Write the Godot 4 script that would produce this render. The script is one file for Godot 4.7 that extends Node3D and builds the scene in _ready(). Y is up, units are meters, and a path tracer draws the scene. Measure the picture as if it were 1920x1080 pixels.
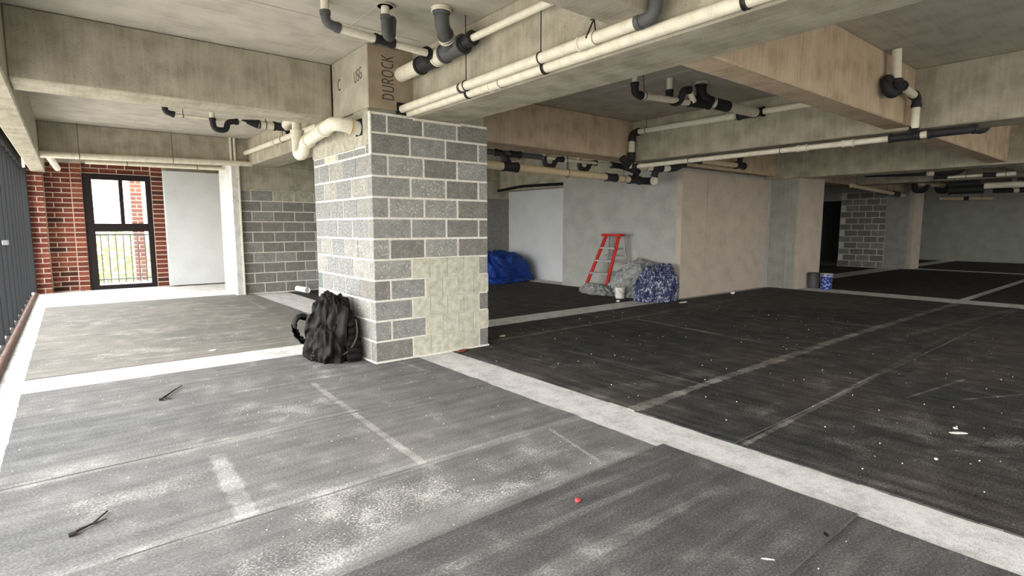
extends Node3D

# ---------------------------------------------------------------- mesh builder
class MB:
	var v := PackedVector3Array()
	var n := PackedVector3Array()
	var uv := PackedVector2Array()
	var ix := PackedInt32Array()
	func vert(p: Vector3, nn: Vector3, t := Vector2.ZERO) -> int:
		v.append(p); n.append(nn); uv.append(t)
		return v.size() - 1
	func tri(a: int, b: int, c: int):
		var g := (v[b] - v[a]).cross(v[c] - v[a])
		if g.dot(n[a] + n[b] + n[c]) > 0.0:
			ix.append(a); ix.append(c); ix.append(b)
		else:
			ix.append(a); ix.append(b); ix.append(c)
	func quad(a: Vector3, b: Vector3, c: Vector3, d: Vector3, nn: Vector3):
		var i := vert(a, nn); vert(b, nn); vert(c, nn); vert(d, nn)
		tri(i, i + 1, i + 2); tri(i, i + 2, i + 3)
	func tri3(a: Vector3, b: Vector3, c: Vector3, nn: Vector3):
		var i := vert(a, nn); vert(b, nn); vert(c, nn)
		tri(i, i + 1, i + 2)
	# box from corner to corner, edges chamfered by e
	func box(lo: Vector3, hi: Vector3, e := 0.0):
		var c := (lo + hi) * 0.5
		var h := (hi - lo) * 0.5
		e = min(e, min(h.x, min(h.y, h.z)) * 0.9)
		for ax in 3:
			var u := (ax + 1) % 3
			var w := (ax + 2) % 3
			for s in [-1.0, 1.0]:
				var nn := Vector3.ZERO; nn[ax] = s
				var q := []
				for k in [[-1, -1], [1, -1], [1, 1], [-1, 1]]:
					var p := Vector3.ZERO
					p[ax] = s * h[ax]; p[u] = k[0] * (h[u] - e); p[w] = k[1] * (h[w] - e)
					q.append(c + p)
				quad(q[0], q[1], q[2], q[3], nn)
		if e <= 0.0: return
		for ax in 3:
			var u := (ax + 1) % 3
			var w := (ax + 2) % 3
			for su in [-1.0, 1.0]:
				for sw in [-1.0, 1.0]:
					var nn := Vector3.ZERO; nn[u] = su; nn[w] = sw
					nn = nn.normalized()
					var q := []
					for k in [[-1, 0], [1, 0], [1, 1], [-1, 1]]:
						var p := Vector3.ZERO
						p[ax] = k[0] * (h[ax] - e)
						p[u] = su * (h[u] - (e if k[1] == 0 else 0.0))
						p[w] = sw * (h[w] - (0.0 if k[1] == 0 else e))
						q.append(c + p)
					quad(q[0], q[1], q[2], q[3], nn)
		for sx in [-1.0, 1.0]:
			for sy in [-1.0, 1.0]:
				for sz in [-1.0, 1.0]:
					var s := Vector3(sx, sy, sz)
					var a := c + Vector3(sx * h.x, sy * (h.y - e), sz * (h.z - e))
					var b := c + Vector3(sx * (h.x - e), sy * h.y, sz * (h.z - e))
					var d := c + Vector3(sx * (h.x - e), sy * (h.y - e), sz * h.z)
					tri3(a, b, d, s.normalized())
	# rounded path through corner points
	static func rounded(pts: Array, bend: float) -> PackedVector3Array:
		var out := PackedVector3Array()
		out.append(pts[0])
		for i in range(1, pts.size() - 1):
			var p: Vector3 = pts[i]
			var a: Vector3 = pts[i - 1] - p
			var b: Vector3 = pts[i + 1] - p
			var d: float = min(bend, min(a.length(), b.length()) * 0.49)
			var s := p + a.normalized() * d
			var t := p + b.normalized() * d
			for k in 7:
				var f := k / 6.0
				out.append(s.lerp(p, f).lerp(p.lerp(t, f), f))
		out.append(pts[pts.size() - 1])
		return out
	# tube along a path; wall > 0 gives an open pipe end
	func tube(path: PackedVector3Array, r: float, sides := 16, wall := 0.0, r2 := -1.0):
		var m := path.size()
		var up := Vector3.UP
		var d0 := (path[1] - path[0]).normalized()
		if abs(d0.dot(up)) > 0.95: up = Vector3.RIGHT
		var side := d0.cross(up).normalized()
		var rings := []
		var dirs := []
		for i in m:
			var d: Vector3
			if i == 0: d = (path[1] - path[0]).normalized()
			elif i == m - 1: d = (path[m - 1] - path[m - 2]).normalized()
			else: d = ((path[i] - path[i - 1]).normalized() + (path[i + 1] - path[i]).normalized()).normalized()
			side = (side - d * side.dot(d)).normalized()
			var o := d.cross(side)
			var rr: float = r if r2 < 0.0 else lerp(r, r2, i / float(m - 1))
			var ring := []
			for k in sides:
				var a := TAU * k / sides
				var nn := side * cos(a) + o * sin(a)
				ring.append(vert(path[i] + nn * rr, nn))
			rings.append(ring); dirs.append(d)
		for i in m - 1:
			for k in sides:
				var k2 := (k + 1) % sides
				tri(rings[i][k], rings[i][k2], rings[i + 1][k2])
				tri(rings[i][k], rings[i + 1][k2], rings[i + 1][k])
		for e in [0, m - 1]:
			var nn: Vector3 = dirs[e] * (-1.0 if e == 0 else 1.0)
			var rim := []
			var inn := []
			var deep := []
			var cc := vert(path[e], nn)
			for k in sides:
				rim.append(vert(v[rings[e][k]], nn))
				if wall > 0.0:
					var q := path[e] + (v[rings[e][k]] - path[e]) * (1.0 - wall / r)
					inn.append(vert(q, nn))
					var q2 := q - nn * r * 1.2
					deep.append(vert(q2, (path[e] - q).normalized()))
			for k in sides:
				var k2 := (k + 1) % sides
				if wall > 0.0:
					tri(rim[k], rim[k2], inn[k2]); tri(rim[k], inn[k2], inn[k])
					var na: Vector3 = (path[e] - v[inn[k]]).normalized()
					var a := vert(v[inn[k]], na); var b := vert(v[inn[k2]], na); var c := vert(v[deep[k2]], na); var dd := vert(v[deep[k]], na)
					tri(a, b, c); tri(a, c, dd)
				else:
					tri(cc, rim[k], rim[k2])
			if wall > 0.0:
				var c2 := vert(path[e] - nn * r * 1.2, nn)
				for k in sides:
					var a := vert(v[deep[k]], nn); var b := vert(v[deep[(k + 1) % sides]], nn)
					tri(c2, a, b)
	# grid surface from a function of (i, j) with smooth normals
	func grid(w: int, h: int, pts: PackedVector3Array, wrap := false, outward := Vector3.INF):
		var base := v.size()
		var nn := PackedVector3Array(); nn.resize(w * h)
		for j in h:
			for i in w:
				var i0 := (i - 1 + w) % w if wrap else maxi(i - 1, 0)
				var i1 := (i + 1) % w if wrap else mini(i + 1, w - 1)
				var a := pts[j * w + i1] - pts[j * w + i0]
				var b := pts[mini(j + 1, h - 1) * w + i] - pts[maxi(j - 1, 0) * w + i]
				var g := a.cross(b)
				if g.length() < 1e-12: g = Vector3.UP
				g = g.normalized()
				if outward != Vector3.INF:
					if g.dot(pts[j * w + i] - outward) < 0.0: g = -g
				elif g.y < 0.0: g = -g
				nn[j * w + i] = g
		for k in w * h: vert(pts[k], nn[k], Vector2(float(k % w) / (w - 1), float(k / w) / (h - 1)))
		for j in h - 1:
			for i in (w if wrap else w - 1):
				var i2 := (i + 1) % w
				var a := base + j * w + i; var b := base + j * w + i2
				var c := base + (j + 1) * w + i2; var d := base + (j + 1) * w + i
				tri(a, b, c); tri(a, c, d)
	func mesh() -> ArrayMesh:
		var arr := []
		arr.resize(Mesh.ARRAY_MAX)
		arr[Mesh.ARRAY_VERTEX] = v; arr[Mesh.ARRAY_NORMAL] = n; arr[Mesh.ARRAY_TEX_UV] = uv; arr[Mesh.ARRAY_INDEX] = ix
		var m := ArrayMesh.new()
		m.add_surface_from_arrays(Mesh.PRIMITIVE_TRIANGLES, arr)
		return m

# ---------------------------------------------------------------- scene helpers
var M := {}
var names := {}
var shared := {}
var rng := RandomNumberGenerator.new()

func numbered(parent: Node, called: String) -> String:
	var key := str(parent.get_instance_id()) + called
	var k: int = names.get(key, 0)
	names[key] = k + 1
	return called if k == 0 else "%s_%03d" % [called, k]

func thing(called: String, label: String, category: String, at := Vector3.ZERO, group := "") -> Node3D:
	var o := Node3D.new()
	o.name = numbered(self, called)
	add_child(o)
	o.position = at
	tag(o, label, category, group)
	return o

func tag(o: Node, label := "", category := "", group := "", kind := ""):
	if label: o.set_meta("label", label)
	if category: o.set_meta("category", category)
	if group: o.set_meta("group", group)
	if kind: o.set_meta("kind", kind)

func put(mesh: Mesh, called: String, mat: Material, parent: Node = self) -> MeshInstance3D:
	var o := MeshInstance3D.new()
	o.name = numbered(parent, called)
	o.mesh = mesh
	o.material_override = mat
	o.cast_shadow = GeometryInstance3D.SHADOW_CASTING_SETTING_ON
	parent.add_child(o)
	return o

func box_mesh(size: Vector3, e: float) -> ArrayMesh:
	var key := "%.3f_%.3f_%.3f_%.4f" % [size.x, size.y, size.z, e]
	if not shared.has(key):
		var b := MB.new()
		b.box(-size * 0.5, size * 0.5, e)
		shared[key] = b.mesh()
	return shared[key]

# a box placed by its corners, mesh shared between equal sizes
func bx(called: String, lo: Vector3, hi: Vector3, mat: Material, parent: Node = self, e := 0.0) -> MeshInstance3D:
	var o := put(box_mesh(hi - lo, e), called, mat, parent)
	o.position = (lo + hi) * 0.5 - (parent.position if parent != self and parent is Node3D and parent.get_parent() == self else Vector3.ZERO)
	return o

func struct(called: String, label: String, category: String, lo: Vector3, hi: Vector3, mat: Material, e := 0.0) -> MeshInstance3D:
	var b := MB.new()
	b.box(lo, hi, e)
	var o := put(b.mesh(), called, mat)
	tag(o, label, category, "", "structure")
	return o

func shell(called: String, label: String, category: String) -> Node3D:
	var o := thing(called, label, category)
	o.set_meta("kind", "structure")
	return o

# ---------------------------------------------------------------- pipes
var last_pipe: MeshInstance3D
func run(parent: Node, called: String, pts: Array, r: float, mat: Material, bend := 0.06, wall := 0.0, sides := 16) -> MeshInstance3D:
	var b := MB.new()
	b.tube(MB.rounded(pts, bend), r, sides, wall)
	var o := put(b.mesh(), called, mat, parent)
	if called == "pipe": last_pipe = o
	return o

# a sleeve around a straight piece, with a lip at each end
func sleeve(parent: Node, called: String, a: Vector3, b: Vector3, r: float, mat: Material) -> MeshInstance3D:
	var m := MB.new()
	m.tube(PackedVector3Array([a, b]), r, 16)
	var d := (b - a).normalized()
	var l: float = min(0.02, (b - a).length() * 0.25)
	m.tube(PackedVector3Array([a, a + d * l]), r * 1.12, 16)
	m.tube(PackedVector3Array([b - d * l, b]), r * 1.12, 16)
	if called in ["clamp", "ring", "coupling"] and last_pipe and last_pipe.get_parent() == parent: parent = last_pipe
	return put(m.mesh(), called, mat, parent)

# a bend with hubs on both ends
func elbow(parent: Node, pts: Array, r: float, mat: Material, called := "elbow", bend := -1.0) -> MeshInstance3D:
	var m := MB.new()
	m.tube(MB.rounded(pts, r * 1.6 if bend < 0.0 else bend), r, 16)
	var a: Vector3 = pts[0]
	var z: Vector3 = pts[pts.size() - 1]
	var d0: Vector3 = (pts[1] - a).normalized()
	var d1: Vector3 = (z - pts[pts.size() - 2]).normalized()
	m.tube(PackedVector3Array([a - d0 * 0.01, a + d0 * 0.022]), r * 1.17, 16)
	m.tube(PackedVector3Array([z - d1 * 0.022, z + d1 * 0.01]), r * 1.17, 16)
	return put(m.mesh(), called, mat, parent)

# straight body with a side branch
func tee(parent: Node, a: Vector3, b: Vector3, r: float, s0: Vector3, s1: Vector3, rs: float, mat: Material) -> MeshInstance3D:
	var m := MB.new()
	m.tube(PackedVector3Array([a, b]), r, 16)
	var d := (b - a).normalized()
	m.tube(PackedVector3Array([a, a + d * 0.025]), r * 1.15, 16)
	m.tube(PackedVector3Array([b - d * 0.025, b]), r * 1.15, 16)
	m.tube(PackedVector3Array([s0, s1]), rs, 16)
	var ds := (s1 - s0).normalized()
	m.tube(PackedVector3Array([s1 - ds * 0.025, s1]), rs * 1.15, 16)
	return put(m.mesh(), "tee", mat, parent)

# wire from the slab with a loop around a pipe
func hanger(parent: Node, top: Vector3, c: Vector3, axis: Vector3, r: float) -> MeshInstance3D:
	var m := MB.new()
	var u := axis.cross(Vector3.UP).normalized()
	var pts := PackedVector3Array()
	for k in 19:
		var a := TAU * k / 18.0
		pts.append(c + (u * sin(a) + Vector3.UP * cos(a)) * (r + 0.004))
	m.tube(pts, 0.0045, 6)
	m.tube(PackedVector3Array([c + Vector3.UP * (r + 0.002), top]), 0.004, 6)
	return put(m.mesh(), "hanger", M.wire, parent)

# ---------------------------------------------------------------- textures
func noise(seed_: int, freq: float, type := FastNoiseLite.TYPE_SIMPLEX_SMOOTH, oct := 4) -> FastNoiseLite:
	var f := FastNoiseLite.new()
	f.seed = seed_; f.frequency = freq; f.noise_type = type
	f.fractal_octaves = oct
	f.fractal_type = FastNoiseLite.FRACTAL_FBM if oct > 1 else FastNoiseLite.FRACTAL_NONE
	return f

func bytes(f: FastNoiseLite, w: int, h: int, sx := 1, sy := 1, seamless := true) -> PackedByteArray:
	var im: Image
	if seamless: im = f.get_seamless_image(w / sx, h / sy, false, false, 0.1)
	else: im = f.get_image(w / sx, h / sy, false, false)
	if im.get_format() != Image.FORMAT_L8: im.convert(Image.FORMAT_L8)
	if sx > 1 or sy > 1: im.resize(w, h, Image.INTERPOLATE_CUBIC)
	return im.get_data()

# tone image: layers of [bytes, weight]; ramp between three sRGB colours; pits darken small spots, specks lighten them
func toned(w: int, h: int, layers: Array, dark: Color, mid: Color, light: Color, pits := PackedByteArray(), pit_at := 0, specks := PackedByteArray(), speck_at := 256, speck_color := Color.WHITE) -> ImageTexture:
	var data := PackedByteArray(); data.resize(w * h * 3)
	var lut := PackedByteArray(); lut.resize(256 * 3)
	for k in 256:
		var t := k / 255.0
		var c := dark.lerp(mid, t * 2.0) if t < 0.5 else mid.lerp(light, t * 2.0 - 1.0)
		lut[k * 3] = int(c.r * 255); lut[k * 3 + 1] = int(c.g * 255); lut[k * 3 + 2] = int(c.b * 255)
	var n_l := layers.size()
	var l0: PackedByteArray = layers[0][0]; var w0: float = layers[0][1]
	var l1: PackedByteArray = layers[mini(1, n_l - 1)][0]; var w1: float = layers[1][1] if n_l > 1 else 0.0
	var l2: PackedByteArray = layers[mini(2, n_l - 1)][0]; var w2: float = layers[2][1] if n_l > 2 else 0.0
	var has_p := pits.size() > 0
	var has_s := specks.size() > 0
	var sr := int(speck_color.r * 255); var sg := int(speck_color.g * 255); var sb := int(speck_color.b * 255)
	for k in w * h:
		var t := 128.0 + (l0[k] - 128) * w0 + (l1[k] - 128) * w1 + (l2[k] - 128) * w2
		var q := clampi(int(t), 0, 255) * 3
		var r := lut[q]; var g := lut[q + 1]; var b := lut[q + 2]
		if has_p and pits[k] < pit_at:
			r = r * 5 / 9; g = g * 5 / 9; b = b * 5 / 9
		if has_s and specks[k] > speck_at:
			r = (r + sr * 2) / 3; g = (g + sg * 2) / 3; b = (b + sb * 2) / 3
		data[k * 3] = r; data[k * 3 + 1] = g; data[k * 3 + 2] = b
	var im := Image.create_from_data(w, h, false, Image.FORMAT_RGB8, data)
	return ImageTexture.create_from_image(im)

func normals(b: PackedByteArray, w: int, h: int, scale: float) -> ImageTexture:
	var im := Image.create_from_data(w, h, false, Image.FORMAT_L8, b)
	im.convert(Image.FORMAT_RGBA8)
	im.bump_map_to_normal_map(scale)
	return ImageTexture.create_from_image(im)

func mat(color: Color, rough := 0.9, tex: Texture2D = null, metres := 1.0, nrm: Texture2D = null, nscale := 1.0) -> StandardMaterial3D:
	var m := StandardMaterial3D.new()
	m.albedo_color = color
	m.roughness = rough
	m.metallic_specular = 0.3
	if tex or nrm:
		m.uv1_triplanar = true
		m.uv1_world_triplanar = true
		m.uv1_scale = Vector3.ONE / metres
		m.uv1_triplanar_sharpness = 8.0
	if tex: m.albedo_texture = tex
	if nrm:
		m.normal_enabled = true
		m.normal_texture = nrm
		m.normal_scale = nscale
	return m

func c8(r: int, g: int, b: int) -> Color: return Color8(r, g, b)

func make_materials():
	var S := 1024
	var coarse := bytes(noise(3, 0.006), S, S)
	var midn := bytes(noise(5, 0.03), S, S)
	var fine := bytes(noise(7, 0.18, FastNoiseLite.TYPE_SIMPLEX_SMOOTH, 3), S, S)
	var tall := bytes(noise(11, 0.05), S, S, 1, 16)
	var wide := bytes(noise(13, 0.05), S, S, 16, 1)
	var cells := bytes(noise(17, 0.035, FastNoiseLite.TYPE_CELLULAR, 1), S, S)
	var nfine := normals(fine, S, S, 2.0)
	# cast concrete: faces with upright formwork grain, soffits with lengthwise grain
	M.beam = mat(Color.WHITE, 0.92, toned(S, S, [[coarse, 0.7], [tall, 0.3], [fine, 0.3]], c8(134, 128, 113), c8(167, 160, 143), c8(190, 184, 168), cells, 9), 2.2, nfine, 0.35)
	M.beam_tan = mat(Color.WHITE, 0.92, toned(S, S, [[coarse, 0.6], [tall, 0.35], [fine, 0.25]], c8(152, 134, 112), c8(190, 170, 145), c8(212, 193, 168), cells, 8), 2.2, nfine, 0.35)
	M.column = mat(Color.WHITE, 0.92, toned(S, S, [[coarse, 0.5], [tall, 0.2], [fine, 0.2]], c8(128, 127, 119), c8(154, 153, 145), c8(172, 171, 164)), 2.4, nfine, 0.25)
	M.slab = mat(Color.WHITE, 0.92, toned(S, S, [[coarse, 0.6], [wide, 0.3], [fine, 0.25]], c8(154, 149, 137), c8(183, 177, 164), c8(200, 195, 184)), 2.6, nfine, 0.25)
	M.strip = mat(Color.WHITE, 0.9, toned(S, S, [[coarse, 0.7], [midn, 0.5], [fine, 0.5]], c8(174, 172, 167), c8(212, 210, 206), c8(230, 228, 224), fine, 62), 1.5, nfine, 0.6)
	M.block = mat(Color.WHITE, 0.95, toned(S, S, [[coarse, 0.4], [midn, 0.5], [fine, 0.75]], c8(108, 107, 103), c8(140, 139, 134), c8(170, 169, 163), fine, 48, midn, 196, c8(190, 187, 178)), 0.9, nfine, 0.8)
	M.block_dark = mat(c8(230, 228, 224), 0.95, M.block.albedo_texture, 0.83, nfine, 0.8)
	M.block_pale = mat(Color.WHITE, 0.95, toned(S, S, [[coarse, 0.4], [midn, 0.5], [fine, 0.75]], c8(114, 113, 109), c8(148, 147, 141), c8(180, 179, 172), fine, 48, midn, 182, c8(200, 195, 180)), 0.97, nfine, 0.8)
	M.block_smear = mat(Color.WHITE, 0.95, toned(S, S, [[midn, 0.7], [tall, 0.5], [fine, 0.8]], c8(98, 99, 98), c8(132, 133, 131), c8(172, 171, 167), fine, 40, midn, 185, c8(200, 198, 191)), 0.8, nfine, 0.8)
	M.block_green = mat(c8(208, 222, 214), 0.95, M.block_smear.albedo_texture, 0.7, nfine, 0.8)
	M.mortar = mat(Color.WHITE, 0.95, toned(512, 512, [[bytes(noise(21, 0.02), 512, 512), 0.6], [bytes(noise(22, 0.2), 512, 512), 0.6]], c8(188, 184, 172), c8(220, 216, 205), c8(236, 233, 224)), 0.6, nfine, 0.8)
	M.plaster = mat(Color.WHITE, 0.95, toned(512, 512, [[bytes(noise(23, 0.015), 512, 512), 0.8], [bytes(noise(24, 0.12), 512, 512), 0.5]], c8(158, 154, 136), c8(189, 186, 168), c8(210, 207, 192)), 0.8, nfine, 0.6)
	M.plaster_band = mat(Color.WHITE, 0.95, toned(512, 512, [[bytes(noise(25, 0.015), 512, 512), 0.8], [bytes(noise(26, 0.12), 512, 512), 0.5]], c8(136, 132, 118), c8(166, 162, 147), c8(190, 186, 172)), 0.9, nfine, 0.5)
	M.board = mat(Color.WHITE, 0.9, toned(512, 512, [[bytes(noise(27, 0.01), 512, 512), 0.5], [bytes(noise(28, 0.2), 512, 512), 0.3]], c8(134, 120, 102), c8(156, 142, 122), c8(172, 158, 138)), 1.1)
	M.board_grey = mat(Color.WHITE, 0.9, toned(512, 512, [[bytes(noise(29, 0.01), 512, 512), 0.6], [bytes(noise(30, 0.2), 512, 512), 0.3]], c8(146, 140, 126), c8(166, 160, 146), c8(182, 177, 164)), 1.1)
	M.print_ink = mat(c8(72, 68, 62), 0.9)
	M.gypsum = mat(Color.WHITE, 0.85, toned(512, 512, [[bytes(noise(31, 0.008), 512, 512), 0.6], [bytes(noise(32, 0.05), 512, 512), 0.3]], c8(145, 146, 140), c8(160, 161, 155), c8(172, 173, 167)), 2.0)
	M.gypsum_white = mat(Color.WHITE, 0.8, toned(512, 512, [[bytes(noise(33, 0.006), 512, 512), 0.4], [bytes(noise(34, 0.05), 512, 512), 0.2]], c8(186, 189, 190), c8(202, 205, 206), c8(212, 214, 215)), 2.0)
	M.gypsum_pink = mat(Color.WHITE, 0.88, toned(512, 512, [[bytes(noise(35, 0.008), 512, 512), 0.6], [bytes(noise(36, 0.05), 512, 512), 0.3]], c8(160, 148, 135), c8(177, 165, 151), c8(188, 177, 164)), 2.0)
	for k in 4:
		var cs: Array = [[c8(92, 46, 38), c8(122, 62, 51), c8(146, 82, 68)], [c8(80, 42, 36), c8(106, 54, 46), c8(130, 72, 60)], [c8(54, 36, 33), c8(74, 46, 41), c8(98, 60, 52)], [c8(104, 54, 44), c8(138, 74, 60), c8(162, 98, 82)]]
		M["brick%d" % k] = mat(c8(236, 246, 242), 0.9, toned(256, 256, [[bytes(noise(41 + k, 0.03), 256, 256), 0.8], [bytes(noise(51 + k, 0.3), 256, 256), 0.5]], cs[k][0], cs[k][1], cs[k][2]), 0.35)
	M.brick_mortar = mat(c8(204, 188, 168), 0.95, null, 1.0, nfine, 0.6)
	# floor membrane where no map is drawn
	M.membrane_far = mat(Color.WHITE, 0.82, toned(S, S, [[coarse, 0.6], [wide, 0.5], [fine, 0.6]], c8(38, 36, 34), c8(58, 55, 52), c8(84, 80, 75), PackedByteArray(), 0, fine, 205, c8(120, 116, 108)), 2.0, nfine, 0.6)
	# plastics and metals
	M.pvc = mat(Color.WHITE, 0.42, toned(256, 256, [[bytes(noise(61, 0.02), 256, 256), 0.5], [bytes(noise(62, 0.1), 256, 256), 0.3]], c8(196, 188, 168), c8(222, 215, 197), c8(232, 227, 212)), 0.5)
	M.pvc_buff = mat(c8(238, 224, 202), 0.45, M.pvc.albedo_texture, 0.5)
	M.fitting = mat(c8(44, 44, 46), 0.5)
	M.fitting_grey = mat(c8(86, 86, 86), 0.5)
	M.sleeve_black = mat(c8(24, 25, 27), 0.55)
	M.wire = mat(c8(60, 58, 55), 0.5)
	M.wire.metallic = 0.6
	M.louver = mat(c8(36, 37, 39), 0.6)
	M.louver_clip = mat(c8(128, 130, 132), 0.4)
	M.louver_clip.metallic = 0.5
	M.rail_brown = mat(c8(92, 70, 60), 0.7)
	M.door_frame = mat(c8(34, 27, 28), 0.5)
	M.glass = StandardMaterial3D.new()
	M.glass.transparency = BaseMaterial3D.TRANSPARENCY_ALPHA
	M.glass.albedo_color = Color(0.95, 0.98, 0.98, 0.06)
	M.glass.roughness = 0.03

# dust map of a piece of floor: (x0, z0) is its corner, spans in metres
func floor_map(x0: float, z0: float, w: float, d: float, res: float, base: Array, dust: Array, amount: float, streak_x: bool, seed_: int, strokes: Array, stains: Array, front := 99.0, front_less := 0.0) -> StandardMaterial3D:
	var W := int(w / res); var H := int(d / res)
	var n1 := bytes(noise(seed_, 0.9 * res), W, H, 2, 2, false)
	var st := bytes(noise(seed_ + 1, 10.0 * res), W, H, 12 if streak_x else 1, 1 if streak_x else 12, false)
	var fi := bytes(noise(seed_ + 2, 80.0 * res, FastNoiseLite.TYPE_SIMPLEX_SMOOTH, 3), W, H, 1, 1, false)
	var md := bytes(noise(seed_ + 3, 7.0 * res), W, H, 2, 2, false)
	var v := PackedFloat32Array(); v.resize(W * H)
	var front_row := int((front - z0) / res)   # the sheet laid from here on carries less dust
	for k in W * H:
		var a: float = amount + (n1[k] - 128) * 0.0007 + (st[k] - 128) * 0.0010 + (md[k] - 128) * 0.0009 + (fi[k] - 128) * 0.0028
		if fi[k] > 186: a += 0.12
		if k / W > front_row: a -= front_less
		if md[k] > 182: a += (md[k] - 182) * 0.0025 * (fi[k] / 128.0)
		v[k] = a
	# smears of dust along seams: [xa, za, xb, zb, half width, strength]
	for s in strokes:
		var pa := Vector2((s[0] - x0) / res, (s[1] - z0) / res)
		var pb := Vector2((s[2] - x0) / res, (s[3] - z0) / res)
		var hw: float = s[4] / res
		var lo := Vector2(min(pa.x, pb.x) - hw * 3, min(pa.y, pb.y) - hw * 3)
		var hi := Vector2(max(pa.x, pb.x) + hw * 3, max(pa.y, pb.y) + hw * 3)
		var ab := pb - pa
		var l2 := ab.length_squared()
		for y in range(maxi(int(lo.y), 0), mini(int(hi.y) + 1, H)):
			for x in range(maxi(int(lo.x), 0), mini(int(hi.x) + 1, W)):
				var p := Vector2(x, y)
				var t := clampf((p - pa).dot(ab) / l2, 0.0, 1.0)
				var dist := p.distance_to(pa + ab * t)
				var k := y * W + x
				var ww := hw * (0.35 + n1[k] / 128.0 * 0.5 + st[k] / 128.0 * 0.4)
				if dist < ww:
					var f: float = (0.3 + 0.7 * (md[k] / 255.0) * (fi[k] / 110.0))
					v[k] += s[5] * 0.6 * f * clampf((ww - dist) / (0.4 * ww), 0.0, 1.0)
	# blotches with a ragged outline: [x, z, rx, rz, strength]
	for s in stains:
		var cx: float = (s[0] - x0) / res; var cz: float = (s[1] - z0) / res
		var rx: float = s[2] / res; var rz: float = s[3] / res
		for y in range(maxi(int(cz - rz), 0), mini(int(cz + rz) + 1, H)):
			for x in range(maxi(int(cx - rx), 0), mini(int(cx + rx) + 1, W)):
				var k := y * W + x
				var q := Vector2((x - cx) / rx, (y - cz) / rz).length()
				var edge := 0.8 - q + (md[k] - 128) / 150.0 + (fi[k] - 128) / 90.0
				if edge > 0.55: v[k] += s[4] * 0.85 * (0.45 + 0.55 * fi[k] / 140.0)
	var data := PackedByteArray(); data.resize(W * H * 3)
	var hue_by := 0.012 if streak_x else 0.035
	for k in W * H:
		var t := clampf(v[k], -0.35, 1.0)
		var hue := (n1[k] - 128) * hue_by
		data[k * 3] = clampi(int(base[0] + (dust[0] - base[0]) * t + hue), 0, 255)
		data[k * 3 + 1] = clampi(int(base[1] + (dust[1] - base[1]) * t), 0, 255)
		data[k * 3 + 2] = clampi(int(base[2] + (dust[2] - base[2]) * t - hue * 0.4), 0, 255)
	var m := StandardMaterial3D.new()
	m.albedo_texture = ImageTexture.create_from_image(Image.create_from_data(W, H, false, Image.FORMAT_RGB8, data))
	m.roughness = 0.8
	m.metallic_specular = 0.3
	m.normal_enabled = true
	m.normal_texture = normals(fi, W, H, 2.0)
	m.normal_scale = 0.3
	return m

# one membrane sheet: thin slab with slightly wavering edges, lap edge proud of its neighbour
func sheet(parent: Node, x0: float, x1: float, z0: float, z1: float, top: float, mt: Material, ox := 0.0, oz := 0.0, ow := 1.0, od := 1.0, lap := 0.0):
	var m := MB.new()
	var k := 14
	var pts := []
	for side in 4:
		for i in k:
			var f := i / float(k)
			var p: Vector2
			if side == 0: p = Vector2(lerp(x0, x1, f), z0)
			elif side == 1: p = Vector2(x1, lerp(z0, z1, f))
			elif side == 2: p = Vector2(lerp(x1, x0, f), z1)
			else: p = Vector2(x0, lerp(z1, z0, f))
			if i > 0: p += Vector2(rng.randf_range(-1, 1), rng.randf_range(-1, 1)) * 0.0045
			pts.append(p)
	var low := -0.0055
	var base := m.v.size()
	var cc := Vector2((x0 + x1) * 0.5, (z0 + z1) * 0.5)
	var hgt := func(p: Vector2) -> float: return top + (lap if p.y > z1 - 0.2 * (z1 - z0) and z1 > z0 else 0.0)
	var ci := m.vert(Vector3(cc.x, top, cc.y), Vector3.UP, Vector2((cc.x - ox) / ow, (cc.y - oz) / od))
	for p in pts: m.vert(Vector3(p.x, hgt.call(p), p.y), Vector3.UP, Vector2((p.x - ox) / ow, (p.y - oz) / od))
	var c := pts.size()
	for i in c: m.tri(ci, base + 1 + i, base + 1 + (i + 1) % c)
	for i in c:
		var a: Vector2 = pts[i]; var b: Vector2 = pts[(i + 1) % c]
		var nn := Vector3(b.y - a.y, 0, a.x - b.x).normalized()
		if nn.dot(Vector3((a.x + b.x) * 0.5 - cc.x, 0, (a.y + b.y) * 0.5 - cc.y)) < 0.0: nn = -nn
		var t := Vector2((a.x - ox) / ow, (a.y - oz) / od)
		var i0 := m.vert(Vector3(a.x, hgt.call(a), a.y), nn, t); m.vert(Vector3(b.x, hgt.call(b), b.y), nn, t)
		m.vert(Vector3(b.x, low, b.y), nn, t); m.vert(Vector3(a.x, low, a.y), nn, t)
		m.tri(i0, i0 + 1, i0 + 2); m.tri(i0, i0 + 2, i0 + 3)
	put(m.mesh(), "membrane_sheet", mt, parent)

# ---------------------------------------------------------------- masonry
# a row of blocks on a face; along = 0 runs in x (face looks +z), along = 2 runs in z (face looks -x)
func course(parent: Node, called: String, along: int, cuts: Array, y0: float, y1: float, face: float, depth: float, mats: Array, joint: float, e: float):
	for i in cuts.size() - 1:
		var a: float = min(cuts[i], cuts[i + 1]) + joint * 0.5
		var b: float = max(cuts[i], cuts[i + 1]) - joint * 0.5
		if b - a < 0.015: continue
		var out := rng.randf_range(-0.0025, 0.0025)
		var m: Material = mats[rng.randi() % mats.size()]
		if along == 0: bx(called, Vector3(a, y0 + joint * 0.5, face - depth), Vector3(b, y1 - joint * 0.5, face + out), m, parent, e)
		else: bx(called, Vector3(face + out, y0 + joint * 0.5, a), Vector3(face + depth, y1 - joint * 0.5, b), m, parent, e)

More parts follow.
